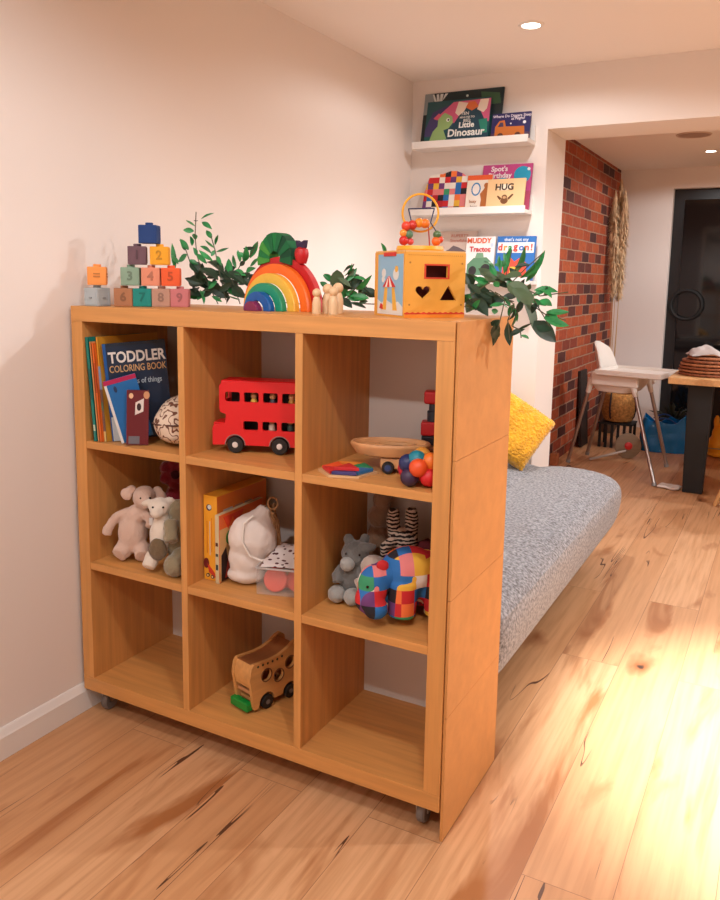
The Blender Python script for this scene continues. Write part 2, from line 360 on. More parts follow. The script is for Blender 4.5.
for z0, z1 in ((0.002, .3055), (.3065, .5845), (.5855, .8995), (.9005, SH)):
    o = MB().rbox((SW+.0015, .004, z0), (SW+.0085, SD-.003, z1), .0008, 2).build('side_cladding', MDF, sh)
RUB = mat('grey_rubber', (120, 112, 108), .5); STEEL = mat('castor_steel', (190, 180, 170), .3, 1)
for x, y in ((.05, .05), (SW-.06, .055), (.05, SD-.05), (SW-.06, SD-.05)):
    c = MB().box((x-.02, y-.02, SZ-.004), (x+.02, y+.02, SZ)).box((x-.016, y-.012, .03), (x-.013, y+.012, SZ-.004)).box((x+.013, y-.012, .03), (x+.016, y+.012, SZ-.004)).build('castor', STEEL, sh)
    MB().lathe([(0, -.011), (.024, -.011), (.028, -.007), (.028, .007), (.024, .011), (0, .011)], 20, Tr(x, y, .0285) @ Ry(PI/2)).build('wheel', RUB, c)

# ------------------------------------------------------------------ sofa bed and pillow
def sofa():
    t = thing('sofa_bed', 'heathered grey low sofa bed against the wall behind the cube shelf', 'sofa', (.6, 1.3, 0))
    F = mat('grey_heather_fabric', (134, 136, 142), .95, bump=.35, bscale=260, var=.75, vscale=105, sheen=.3)
    def loft(name, prof, y0, y1, cx, cz):
        b = MB(); rows = []
        L_ = y1-y0
        ys = [0, .006, .02, .045, .08]+[.08+(L_-.16)*i/30 for i in range(1, 30)]+[L_-.08, L_-.045, L_-.02, L_-.006, L_]
        for y in ys:
            e = min(y, L_-y); k = 1 if e >= .08 else 1-.13*(1-math.sqrt(max(0, 1-(1-e/.08)**2)))-(.0 if e > .003 else .04)
            row = []
            for x, z in prof:
                X = cx+(x-cx)*(1-(1-k)*.35); Z = cz+(z-cz)*k
                row.append(b.bm.verts.new((X-.6, y0+y-1.3, Z)))
            rows.append(row)
        n = len(prof)
        for A, B in zip(rows, rows[1:]):
            for i in range(n): b.bm.faces.new((A[i], A[(i+1) % n], B[(i+1) % n], B[i]))
        b.bm.faces.new(rows[0]); b.bm.faces.new(rows[-1][::-1])
        o = b.build(name, F, t); m = o.modifiers.new('s', 'SUBSURF'); m.levels = m.render_levels = 1; bake(o); return o
    seat = [(.30, .16), (.30, .40), (.36, .425), (.55, .43), (.70, .424), (.745, .405), (.79, .425), (.90, .432), (1.02, .425), (1.09, .405), (1.13, .37), (1.138, .32), (1.128, .25), (1.112, .19), (1.08, .155), (1.0, .148), (.8, .145), (.5, .145)]
    loft('seat_mattress', seat, .43, 2.17, .72, .30)
    back = [(.035, .40), (.025, .70), (.05, .765), (.10, .785), (.16, .76), (.21, .66), (.26, .50), (.285, .42), (.28, .36), (.2, .33), (.1, .33)]
    loft('back_mattress', back, .43, 2.17, .15, .55)
    K = mat('dark_sofa_base', (50, 48, 48), .6)
    MB().box((.2, .55, .10), (.95, 2.05, .15), Tr(-.6, -1.3, 0)).build('base_frame', K, t)
    for x in (.25, .88):
        for y in (.62, 1.98): MB().lathe([(.016, 0), (.024, .104)], 16, Tr(x-.6, y-1.3, 0)).build('leg', wood('leg_oak', (150, 104, 62), 'z'), t)
sofa()
def cushion(name, wd, ht, th, m, fuzz, n=44, fs=.012):
    b = MB(); g = {}
    for s_ in (1, -1):
        for i in range(n+1):
            for j in range(n+1):
                if s_ < 0 and (i in (0, n) or j in (0, n)): g[s_, i, j] = g[1, i, j]; continue
                u, v = 2*i/n-1, 2*j/n-1; k = 1-.07*(1-abs(u)**2)*abs(v)**3; k2 = 1-.07*(1-abs(v)**2)*abs(u)**3
                h = th/2*max(0, (1-u**4)*(1-v**4))**.45
                g[s_, i, j] = b.bm.verts.new((u*wd/2*k2*(1-.05*v*v*u*u), s_*-h, v*ht/2*k*(1-.05*v*v*u*u)))
        for i in range(n):
            for j in range(n):
                q = [g[s_, i, j], g[s_, i+1, j], g[s_, i+1, j+1], g[s_, i, j+1]]; b.bm.faces.new(q if s_ > 0 else q[::-1])
    o = b.build(name, m)
    if fuzz:
        s = o.modifiers.new('s', 'SUBSURF'); s.levels = s.render_levels = 2
        if fs not in _tex:
            t = bpy.data.textures.new('fur', 'CLOUDS'); t.noise_scale = fs; t.noise_depth = 2; _tex[fs] = t
        d_ = o.modifiers.new('d', 'DISPLACE'); d_.texture = _tex[fs]; d_.strength = fuzz*2; d_.texture_coords = 'LOCAL'
    bake(o)
    for f in o.data.polygons: f.use_smooth = True
    return o
YEL = mat('mustard_fur', (242, 172, 40), .95, sheen=.5, var=.25, vscale=30)
o = cushion('fluffy_cushion', .32, .31, .14, YEL, .007, fs=.01)
o.location = (.63, 2.05, .595); o.rotation_euler = (D(-34), D(31), D(8)); tag(o, 'fluffy mustard yellow cushion leaning at the far end of the grey sofa', 'cushion')

# ------------------------------------------------------------------ picture ledges and their books
def ledge(z, label, x0=.0, x1=.605):
    t = thing('picture_ledge', label, 'shelf', (x0, 2.24, z), 0, 'white picture ledges on the back wall')
    W_ = x1-x0
    MB().rbox((0, -.115, -.03), (W_, 0, -.012), .0015).build('ledge_board', TRIM, t)
    MB().rbox((0, -.125, -.030), (W_, -.115, .004), .0015).build('front_lip', TRIM, t)
    MB().rbox((0, -.015, -.012), (W_, 0, .06), .0015).build('back_rail', TRIM, t)
ledge(1.945, 'topmost white picture ledge, dinosaur book standing on it', .045, .622); ledge(1.628, 'middle white picture ledge, patchwork covered book standing on it', .045, .622); ledge(1.30, 'lowest white picture ledge, half hidden behind the toys and leaves', .045, .66)
PAPER = mat('book_paper', (240, 232, 218), .8)
def flat(c): return mat('print_%d_%d_%d' % c, c, .4)
def book(label, w_, h_, t_, c, loc, rot, pics=(), texts=(), group=None, name='picture_book', outline=None, cat='book'):
    """front faces -y, stands on z=0, spine at x=0. pics: (polygon in 0..1, colour). texts: (body, u, v, size, colour, sx)"""
    t = thing(name, label, cat, loc, rot, group)
    m = c if not isinstance(c, tuple) else flat(c)
    if outline:
        P = [(u*w_, v*h_) for u, v in outline]; MB().prism(P, 0, t_).build('cover', m, t)
    else:
        MB().box((0, 0, 0), (w_, .002, h_)).box((0, t_-.002, 0), (w_, t_, h_)).box((0, .002, 0), (.002, t_-.002, h_)).build('cover', m, t)
        MB().box((.002, .0022, .003), (w_-.004, t_-.0022, h_-.003)).build('page_block', PAPER, t)
    for i, (poly, col) in enumerate(pics):
        MB().prism([(u*w_, v*h_) for u, v in poly], -.0003-.00012*i, .0).build('cover_picture', flat(col), t)
    for body, u, v, sz, col, sx in texts:
        text(body, sz, flat(col), t, (u*w_, -.0012-.00012*len(pics), v*h_), sx=sx, name='cover_lettering', bold=sz*(.028 if sz > .03 else .010))
    return t
def C_(cx, cz, r, asp=1, n=18): return circ(cx, cz, r, n, r*asp)
LZ = [1.9357, 1.6187, 1.2907]
TILT = -.20
GB = 'picture books on the ledges'
book('large dark picture book tallest on the top ledge, mostly hidden', .405, .262, .008, (26, 46, 52), (.058, 2.178, LZ[0]), (TILT, 0, 0),
     [([(0, .6), (.07, .6), (.12, .75), (.12, 1), (0, 1)], (150, 160, 165)), ([(.1, .98), (.3, .98), (.22, .82), (.14, .8)], (225, 230, 228)), ([(.12, .98), (.15, .98), (.16, .84)], (30, 50, 56)), ([(.18, .98), (.20, .98), (.20, .84)], (30, 50, 56)), ([(.24, .98), (.26, .98), (.23, .84)], (30, 50, 56)),
      ([(.72, .95), (.95, .9), (.98, .7), (.75, .7)], (60, 100, 72)), (C_(.55, .9, .015, 1.5), (220, 230, 225)), ([(.8, .5), (.98, .5), (.98, .2), (.84, .1)], (24, 72, 74))], group=GB)
book('picture book with green baby dinosaur and dark volcano on its cover', .325, .215, .01, (34, 84, 92), (.087, 2.155, LZ[0]), (TILT, 0, 0),
     [([(0, .35), (.1, .75), (.45, .95), (.5, .5), (.2, .2), (0, .2)], (66, 60, 110)), ([(.15, .6), (.42, .95), (1, .97), (1, .45), (.5, .45)], (205, 92, 130)), ([(.36, .22), (.62, .86), (.80, .86), (1.0, .3), (1, 0), (.4, 0)], (26, 66, 84)),
      ([(.46, .70), (.5, .95), (.66, .90), (.6, .72), (.52, .62)], (232, 216, 200)), ([(.80, .74), (.84, .96), (.97, .96), (.95, .74), (.9, .66)], (232, 216, 200)), ([(.62, .80), (.66, .93), (.76, .93), (.82, .80), (.72, .72)], (214, 110, 60)), ([(.0, .0), (.0, .18), (.3, .1), (.95, .09), (1, 0)], (22, 92, 88)),
      ([(.84, .5), (.97, .52), (.99, .2), (.9, .2)], (36, 130, 110)),
      ([(.08, .06), (.13, .3), (.2, .42), (.2, .62), (.3, .72), (.42, .62), (.44, .48), (.38, .36), (.3, .32), (.36, .12), (.3, .06)], (150, 186, 120)), ([(.12, .6), (.2, .72), (.25, .66), (.19, .56)], (206, 90, 120)), (C_(.36, .55, .028, 1.5), (240, 245, 240)), (C_(.365, .55, .016, 1.5), (20, 24, 26))],
     [('TEN', .62, .66, .022, (236, 236, 230), 1), ('MINUTES TO', .66, .575, .013, (236, 236, 230), 1), ('BED', .66, .50, .020, (236, 236, 230), 1), ('Little', .66, .40, .038, (240, 240, 235), 1), ('Dinosaur', .66, .23, .050, (240, 240, 235), 1)], GB)
book('small dark blue picture book with an orange digger on the cover', .186, .128, .008, (38, 36, 92), (.427, 2.158, LZ[0]), (TILT, 0, 0),
     [([(0, .0), (1, 0), (1, .25), (.5, .35), (0, .25)], (86, 54, 82)), ([(.1, .15), (.1, .5), (.2, .72), (.33, .74), (.38, .5), (.85, .48), (.88, .15)], (200, 112, 46)), ([(.17, .5), (.22, .66), (.3, .66), (.32, .5)], (70, 60, 90)), (C_(.25, .16, .08, 1.4), (90, 52, 40)), (C_(.7, .16, .08, 1.4), (90, 52, 40)), (C_(.85, .62, .04, 1.4), (232, 232, 240)), (C_(.5, .6, .02, 1.4), (232, 232, 240))],
     [('Where Do Diggers Sleep', .52, .88, .018, (236, 226, 236), 1), ('at Night?', .68, .77, .018, (236, 226, 236), 1)], GB)
book('book with a rounded top in a multicoloured patchwork pattern, middle ledge', .27, .20, .012, patchwork('patchwork_print', 34, True, (.3, 0, .2)), (.082, 2.164, LZ[1]), (TILT, 0, 0), group=GB,
     outline=[(0, 0), (.02, .5), (.1, .9), (.2, .93), (.35, .93), (.5, 1), (.62, .99), (.75, .92), (.86, .8), (.94, .62), (1, .4), (.97, 0)])
book('cream and orange board book with a brown bear and blue ring on it', .125, .17, .012, (238, 226, 212), (.315, 2.1495, LZ[1]), (TILT, 0, 0),
     [([(0, .86), (1, .86), (1, 1), (0, 1)], (226, 96, 50)), (C_(.38, .6, .19, 1), (50, 130, 190)), (C_(.38, .6, .14, 1.06), (238, 232, 226)), ([(.6, .08), (.62, .3), (.56, .46), (.7, .6), (.78, .72), (.9, .7), (1, .74), (1, .08)], (178, 104, 52)), (C_(.78, .7, .09, .8), (178, 104, 52))],
     [('busy', .3, .25, .02, (180, 120, 80), 1), ('bear', .35, .1, .02, (150, 120, 110), 1)], GB)
book('magenta picture book with a blue balloon, tallest on the middle ledge', .243, .22, .008, (186, 66, 128), (.377, 2.18, LZ[1]), (TILT, 0, 0),
     [(C_(.81, .76, .17, 1.1), (20, 152, 190)), (C_(.93, .88, .03, 1.2), (220, 236, 240)), (C_(.42, .6, .14, .8), (20, 152, 190)), ([(0, 0), (1, 0), (1, .4), (0, .4)], (170, 64, 96))],
     [("Spot's", .34, .90, .034, (244, 228, 232), 1), ('Birthday', .36, .755, .034, (244, 228, 232), 1)], GB)
book('cream square book with a small brown monkey, right end of middle ledge', .183, .145, .010, (236, 196, 146), (.424, 2.1375, LZ[1]), (TILT, 0, 0),
     [(C_(.46, .72, .19, .55), (252, 240, 216)), ([(.36, .3), (.28, .42), (.3, .46), (.41, .36)], (110, 70, 44)), ([(.56, .36), (.68, .5), (.72, .47), (.6, .3)], (110, 70, 44)), (C_(.48, .28, .1, 1.1), (120, 76, 46)), (C_(.48, .4, .07, 1.1), (110, 70, 44)), (C_(.48, .385, .045, 1.0), (206, 160, 116))],
     [('HUG', .46, .72, .042, (72, 52, 44), 1)], GB)
book('pale stone coloured book with faint lettering on the lowest ledge', .20, .24, .01, (206, 184, 172), (.160, 2.175, LZ[2]), (TILT, 0, 0),
     [([(.02, .1), (.98, .1), (.98, .6), (.02, .6)], (232, 226, 222)), ([(.1, .55), (.3, .62), (.4, .7), (.55, .66), (.75, .58), (.8, .5), (.1, .5)], (110, 96, 100))],
     [("RUPERT'S", .55, .9, .022, (196, 128, 112), 1), ('Snowflakes', .55, .8, .022, (196, 128, 112), 1)], GB)
book('white picture book about a tractor beside the pale stone coloured one', .145, .21, .01, (240, 232, 230), (.318, 2.152, LZ[2]), (TILT, 0, 0),
     [([(.1, .1), (.1, .35), (.3, .5), (.75, .52), (.95, .4), (.95, .1)], (96, 140, 110)), (C_(.3, .2, .14, .8), (50, 48, 50)), (C_(.75, .22, .18, .8), (50, 48, 50)), ([(.35, .5), (.4, .62), (.62, .62), (.66, .5)], (120, 160, 130)), (C_(.9, .8, .05), (196, 210, 226)), (C_(.84, .66, .03), (190, 120, 120))],
     [('MUDDY', .44, .9, .034, (214, 92, 46), 1), ('Tractor', .5, .70, .034, (196, 44, 54), 1)], GB)
book('blue picture book about a dragon at the right of the lowest ledge', .188, .21, .012, (44, 108, 180), (.474, 2.15, LZ[2]), (TILT, 0, 0),
     [([(.03, .62), (.97, .62), (.97, .86), (.03, .86)], (222, 226, 226)), ([(.2, .05), (.2, .4), (.35, .55), (.5, .42), (.62, .5), (.8, .4), (.85, .05)], (222, 80, 60)), ([(.4, .05), (.4, .3), (.6, .3), (.6, .05)], (240, 190, 70))],
     [("that's not my", .5, .92, .022, (232, 240, 248), 1), ('d', .1, .74, .044, (214, 60, 50), 1), ('r', .23, .74, .044, (240, 150, 40), 1), ('a', .36, .74, .044, (50, 150, 90), 1), ('g', .5, .76, .044, (214, 60, 50), 1), ('o', .65, .74, .044, (60, 110, 190), 1), ('n', .79, .74, .044, (230, 90, 60), 1), ('!', .91, .74, .044, (214, 60, 50), 1)], GB)
LEAVES=[(0,0.237,0.273,1.447,0.274,0.286,1.464,0.008),(0,0.253,0.257,1.437,0.288,0.258,1.417,0.016),(0,0.198,0.294,1.429,0.144,0.317,1.449,0.008),(0,0.232,0.248,1.412,0.207,0.23,1.414,0.016),(0,0.213,0.243,1.359,0.187,0.24,1.39,0.018),(0,0.21,0.242,1.347,0.179,0.239,1.325,0.023),(0,0.198,0.279,1.372,0.202,0.266,1.399,0.016),(0,0.226,0.281,1.371,0.265,0.286,1.349,0.013),(0,0.254,0.241,1.358,0.301,0.245,1.328,0.015),(0,0.235,0.256,1.348,0.275,0.25,1.32,0.016),(0,0.296,0.257,1.365,0.254,0.269,1.388,0.008),(0,0.292,0.266,1.373,0.319,0.246,1.4,0.01),(0,0.29,0.273,1.354,0.323,0.289,1.366,0.008),(0,0.305,0.258,1.342,0.335,0.242,1.314,0.013),(0,0.158,0.263,1.319,0.112,0.289,1.346,0.016),(0,0.115,0.299,1.302,0.096,0.309,1.382,0.016),(0,0.358,0.294,1.327,0.336,0.315,1.361,0.019),(0,0.396,0.263,1.326,0.421,0.238,1.369,0.021),(0,0.404,0.279,1.337,0.429,0.283,1.384,0.018),(0,0.369,0.262,1.309,0.371,0.245,1.345,0.016),(0,0.367,0.264,1.298,0.409,0.263,1.277,0.021),(0,0.359,0.256,1.298,0.416,0.244,1.288,0.023),(0,0.343,0.267,1.304,0.362,0.289,1.265,0.021),(0,0.407,0.275,1.315,0.447,0.262,1.337,0.016),(0,0.407,0.257,1.299,0.442,0.254,1.31,0.016),(0,0.247,0.252,1.246,0.276,0.234,1.207,0.016),(0,0.254,0.271,1.246,0.241,0.246,1.217,0.016),(0,0.334,0.269,1.231,0.383,0.261,1.221,0.013),(0,0.215,0.282,1.26,0.165,0.297,1.273,0.018),(0,0.318,0.281,1.247,0.345,0.293,1.228,0.016),(0,0.282,0.262,1.229,0.31,0.273,1.213,0.013),(2,0.202,0.264,1.325,0.242,0.268,1.289,0.037),(2,0.195,0.263,1.274,0.256,0.26,1.263,0.037),(2,0.255,0.244,1.308,0.331,0.229,1.275,0.041),(2,0.225,0.308,1.326,0.303,0.292,1.292,0.04),(2,0.27,0.288,1.303,0.327,0.297,1.259,0.042),(2,0.231,0.291,1.268,0.297,0.289,1.235,0.04),(2,0.296,0.282,1.275,0.386,0.256,1.243,0.037),(2,0.346,0.245,1.298,0.421,0.227,1.266,0.034),(2,0.363,0.251,1.254,0.428,0.227,1.228,0.031),(2,0.198,0.249,1.245,0.254,0.252,1.229,0.031),(2,0.283,0.253,1.258,0.333,0.28,1.225,0.034),(2,0.2,0.288,1.297,0.253,0.29,1.246,0.037),(1,0.684,0.282,1.252,0.691,0.268,1.307,0.042),(1,0.694,0.296,1.26,0.731,0.316,1.295,0.037),(0,0.71,0.284,1.25,0.759,0.282,1.23,0.029),(0,0.724,0.291,1.287,0.764,0.305,1.277,0.019),(0,0.712,0.28,1.276,0.731,0.304,1.313,0.016),(0,0.707,0.278,1.291,0.735,0.27,1.325,0.016),(0,0.673,0.273,1.281,0.659,0.255,1.296,0.016),(0,0.746,0.252,1.241,0.789,0.265,1.236,0.023),(2,0.672,0.287,1.244,0.618,0.315,1.226,0.024),(2,0.688,0.291,1.234,0.724,0.294,1.208,0.027),(2,0.744,0.245,1.225,0.791,0.245,1.211,0.021),(2,0.752,0.296,1.245,0.778,0.313,1.256,0.021),(0,0.664,0.269,1.259,0.641,0.266,1.275,0.016),(0,0.757,0.253,1.256,0.812,0.234,1.295,0.016),(0,0.847,0.24,1.344,0.846,0.214,1.373,0.013),(1,1.104,0.242,1.296,1.155,0.251,1.287,0.036),(1,1.18,0.19,1.278,1.229,0.185,1.253,0.04),(1,1.199,0.183,1.27,1.24,0.166,1.232,0.05),(1,1.206,0.231,1.243,1.23,0.24,1.175,0.044),(1,1.162,0.214,1.292,1.208,0.2,1.297,0.031),(2,1.077,0.226,1.263,1.123,0.253,1.222,0.056),(2,1.078,0.21,1.24,1.138,0.185,1.205,0.041),(2,1.087,0.184,1.277,1.126,0.159,1.255,0.025),(0,1.151,0.247,1.301,1.164,0.25,1.363,0.018),(0,1.173,0.239,1.297,1.206,0.219,1.364,0.023),(0,1.205,0.198,1.292,1.255,0.21,1.354,0.023),(0,1.205,0.243,1.284,1.238,0.233,1.329,0.026),(0,1.162,0.185,1.305,1.151,0.206,1.343,0.015),(0,1.175,0.2,1.319,1.159,0.215,1.35,0.013),(0,1.151,0.191,1.296,1.131,0.203,1.323,0.015),(0,1.222,0.239,1.252,1.259,0.253,1.275,0.015),(0,1.236,0.205,1.266,1.286,0.219,1.263,0.018),(0,1.255,0.19,1.245,1.285,0.179,1.233,0.02),(0,1.264,0.209,1.218,1.31,0.232,1.219,0.018),(0,1.265,0.191,1.205,1.316,0.214,1.189,0.023),(2,1.221,0.236,1.193,1.276,0.264,1.148,0.049),(2,1.244,0.206,1.186,1.285,0.188,1.18,0.025),(2,1.156,0.197,1.197,1.14,0.217,1.133,0.025),(2,1.165,0.248,1.19,1.169,0.259,1.134,0.023),(0,1.113,0.214,1.328,1.142,0.201,1.314,0.015),(0,1.081,0.238,1.291,1.113,0.261,1.278,0.018),(0,1.098,0.186,1.218,1.123,0.169,1.242,0.015),(0,1.209,0.238,1.243,1.25,0.259,1.23,0.021),(0,1.25,0.202,1.266,1.281,0.189,1.25,0.02),(0,1.19,0.21,1.234,1.176,0.213,1.206,0.015)]
STEMS=[[(0.298,0.27,1.207),(0.251,0.27,1.28),(0.223,0.27,1.343),(0.217,0.27,1.399),(0.222,0.27,1.467)],[(0.326,0.27,1.219),(0.302,0.27,1.303),(0.289,0.27,1.359),(0.275,0.27,1.399)],[(0.376,0.27,1.209),(0.348,0.27,1.276),(0.376,0.27,1.315),(0.411,0.27,1.343),(0.438,0.27,1.381)],[(0.241,0.26,1.263),(0.205,0.26,1.325),(0.191,0.26,1.359),(0.169,0.26,1.388)],[(0.154,0.3,1.214),(0.264,0.3,1.246),(0.406,0.3,1.221),(0.557,0.3,1.214),(0.652,0.3,1.222),(0.78,0.3,1.22),(0.917,0.3,1.219),(1.045,0.3,1.233),(1.1,0.3,1.263)],[(0.695,0.28,1.218),(0.694,0.28,1.265),(0.718,0.28,1.292),(0.735,0.28,1.323)],[(0.71,0.28,1.229),(0.742,0.28,1.261),(0.783,0.28,1.287)],[(1.08,0.22,1.249),(1.127,0.22,1.282),(1.175,0.22,1.288),(1.222,0.22,1.261),(1.247,0.22,1.222),(1.277,0.22,1.178)],[(1.163,0.22,1.283),(1.168,0.22,1.319),(1.176,0.22,1.355)],[(1.18,0.22,1.283),(1.211,0.22,1.315),(1.25,0.22,1.35)],[(1.135,0.2,1.264),(1.171,0.2,1.242),(1.162,0.2,1.197),(1.15,0.2,1.141)],[(1.147,0.2,1.26),(1.193,0.2,1.234),(1.18,0.2,1.197),(1.187,0.2,1.152)],[(1.187,0.22,1.279),(1.246,0.22,1.253),(1.308,0.22,1.263)],[(1.212,0.22,1.243),(1.259,0.22,1.213),(1.307,0.22,1.201)],[(1.172,0.2,1.233),(1.203,0.2,1.221),(1.19,0.2,1.184),(1.21,0.2,1.176),(1.213,0.2,1.158)]]

# ------------------------------------------------------------------ toys on top of the shelf
TOP = SH
# rubber number blocks
def rubber(c): return mat('rubber_%d_%d_%d' % c, c, .75, bump=.05, bscale=120)
BS = .0495
def block(c, glyph, x, y, z, rot, label, gname='soft number blocks stacked on the shelf'):
    t = thing('toy_block', label, 'toy block', (x, y, z), rot, gname)
    m = rubber(c); m2 = rubber(tuple(int(v*.8) for v in c))
    MB().rbox((0, 0, 0), (BS, BS, BS), .0022, 2).build('block_body', m, t)
    MB().lathe([(.0105, BS-.001), (.0105, BS+.006), (.0095, BS+.007), (0, BS+.007)], 20, Tr(BS/2, BS/2, 0)).build('knob', m, t)
    fr = MB(); k = .004
    for M in (Tr(0, 0, 0), Tr(BS, 0, 0) @ Rz(PI/2)):
        fr.prism([(k, k), (BS-k, k), (BS-k, BS-k), (k, BS-k)], -.0009, .0005, M, holes=[[(k+.003, k+.003), (BS-k-.003, k+.003), (BS-k-.003, BS-k-.003), (k+.003, BS-k-.003)]])
    fr.build('raised_frame', m, t)
    if glyph:
        text(glyph, .034, m2, t, (BS/2, -.0008, BS/2+.0005), ext=.0014, name='numeral', bold=.0008)
        if glyph in '+-=': text(glyph, .034, m2, t, (BS+.0008, BS/2, BS/2), (PI/2, 0, PI/2), ext=.0014, name='numeral', bold=.0008)
    return t
A = D(35); ux, uy = math.cos(A), math.sin(A); P = BS+.0012; PZ = BS+.0078
B0 = (.111, .052)
def bl(c, g, i, row, label, jit=0):
    x = B0[0]+ux*P*i-uy*.0; y = B0[1]+uy*P*i
    block(c, g, x, y, TOP+PZ*row+.0003, A+jit, label)
block((176, 186, 190), '-', .030, .022, TOP+.0003, 0, 'pale grey block with a dash, under the light orange block')
block((246, 158, 82), '=', .0545, .0125, TOP+PZ+.0003, D(42), 'light orange block alone on the pale grey block')
bl((176, 120, 84), '6', 0, 0, 'tan brown block numbered 6 in the bottom row of the pyramid')
bl((24, 140, 130), '7', 1, 0, 'teal block numbered 7 in the bottom row of the pyramid')
bl((190, 148, 128), '8', 2, 0, 'beige block numbered 8 in the bottom row of the pyramid')
bl((204, 124, 126), '9', 3, 0, 'dusty pink block numbered 9 in the bottom row of the pyramid')
bl((140, 168, 146), '3', .38, 1, 'sage green block numbered 3 in the pyramid')
bl((228, 148, 118), '4', 1.47, 1, 'peach block numbered 4 in the pyramid')
bl((240, 100, 50), '5', 2.53, 1, 'bright orange block numbered 5 in the pyramid')
bl((112, 82, 92), '1', .78, 2, 'mauve block numbered 1 in the pyramid', .08)
bl((240, 170, 40), '2', 1.95, 2, 'yellow block numbered 2 in the pyramid')
bl((26, 62, 122), '', 1.36, 3, 'navy blue block on the very top of the pyramid', -.12)

# nested rainbow arches, drawn apart like steps
RA = D(-12); RX, RY = .556, .215
def arch(R_o, R_i, k, c, label, name='rainbow_arch'):
    d = .0212
    nx, ny = math.sin(RA), -math.cos(RA)
    if R_i > 0: prof = circ(0, 0, R_o, 40, a0=0, a1=PI)+circ(0, 0, R_i, 32, a0=PI, a1=0)
    else: prof = circ(0, 0, R_o, 32, a0=0, a1=PI)
    o = MB().prism(prof, -d/2+.0008, d/2-.0008).bevel(.0014, 2).build(name, mat('painted_wood_%d_%d_%d' % c, c, .45, var=.06, vscale=40), None, (RX+nx*k*d, RY+ny*k*d, TOP+.0003), (0, 0, RA))
    return tag(o, label, 'toy arch', 'arches of the wooden rainbow')
arch(.140, .117, 0, (190, 24, 30), 'red outermost arch of the wooden rainbow on the shelf')
arch(.121, .096, 1, (240, 110, 32), 'orange arch of the wooden rainbow, second from outside')
arch(.096, .071, 2, (240, 188, 72), 'yellow arch of the wooden rainbow between orange and green ones')
arch(.071, .048, 3, (24, 148, 112), 'green arch of the wooden rainbow around the blue one')
arch(.049, .026, 4, (20, 90, 168), 'blue small arch of the wooden rainbow around the purple half disc')
arch(.025, 0, 5, (128, 40, 84), 'purple half disc in the middle of the wooden rainbow')
t = thing('pleated_arch', 'green segmented wooden arch standing on top of the red rainbow arch', 'toy', (RX-.016, RY+.006, TOP+.131), RA)
GR = [(18, 92, 52), (26, 120, 62), (12, 70, 44), (70, 150, 60), (22, 104, 60)]
n = 11
for i in range(n):
    a0, a1 = PI*(-.06)+(PI*1.12)*i/n, PI*(-.06)+(PI*1.12)*(i+1)/n
    c = GR[(i*2+i//3) % 5]
    pr = [(R_*math.cos(a), R_*math.sin(a)*1.12) for R_, aa in ((.064, (a0, (a0+a1)/2, a1)), (.021, (a1, a0))) for a in aa]
    MB().prism(pr, -.018+.002*(i % 2), .018-.002*(i % 2)).build('arch_segment', mat('felt_%d_%d_%d' % c, c, .85), t)
t = thing('red_peg', 'round red wooden peg with a dark notched cap on the red arch', 'toy', (RX+.068, RY-.014, TOP+.121), RA)
MB().lathe([(0, 0), (.012, .001), (.015, .009), (.018, .020), (.0185, .028), (.016, .038), (.008, .043), (0, .044)], 24).build('peg_body', mat('painted_wood_190_24_30', (190, 24, 30), .45), t)
MB().prism([(-.012, .041), (.012, .041), (.016, .061), (.0, .054), (-.016, .061)], -.008, .008).bevel(.0015, 2).build('cap', mat('plum_felt', (54, 36, 66), .8), t)

BIRCH = wood('pale_birch', (226, 192, 150), 'z', var=.08)
for x, y, s, lb in ((.739, .088, .86, 'small plain wooden peg doll nearest the rainbow arches'), (.750, .122, 1.02, 'tall plain wooden peg doll, second from the rainbow arches'), (.757, .160, 1.06, 'tall plain wooden peg doll at the back of the four'), (.786, .088, .93, 'plain wooden peg doll nearest the activity cube')):
    t = thing('peg_doll', lb, 'peg doll', (x, y, TOP+.0002), 0, 'plain wooden peg dolls')
    MB().lathe([(0, 0), (.0125*s, 0), (.013*s, .004), (.0125*s, .03*s), (.0095*s, .044*s), (.0065*s, .049*s), (0, .05*s)], 20).build('doll_body', BIRCH, t)
    MB().sphere((0, 0, .0585*s), .0125*s).build('doll_head', BIRCH, t)

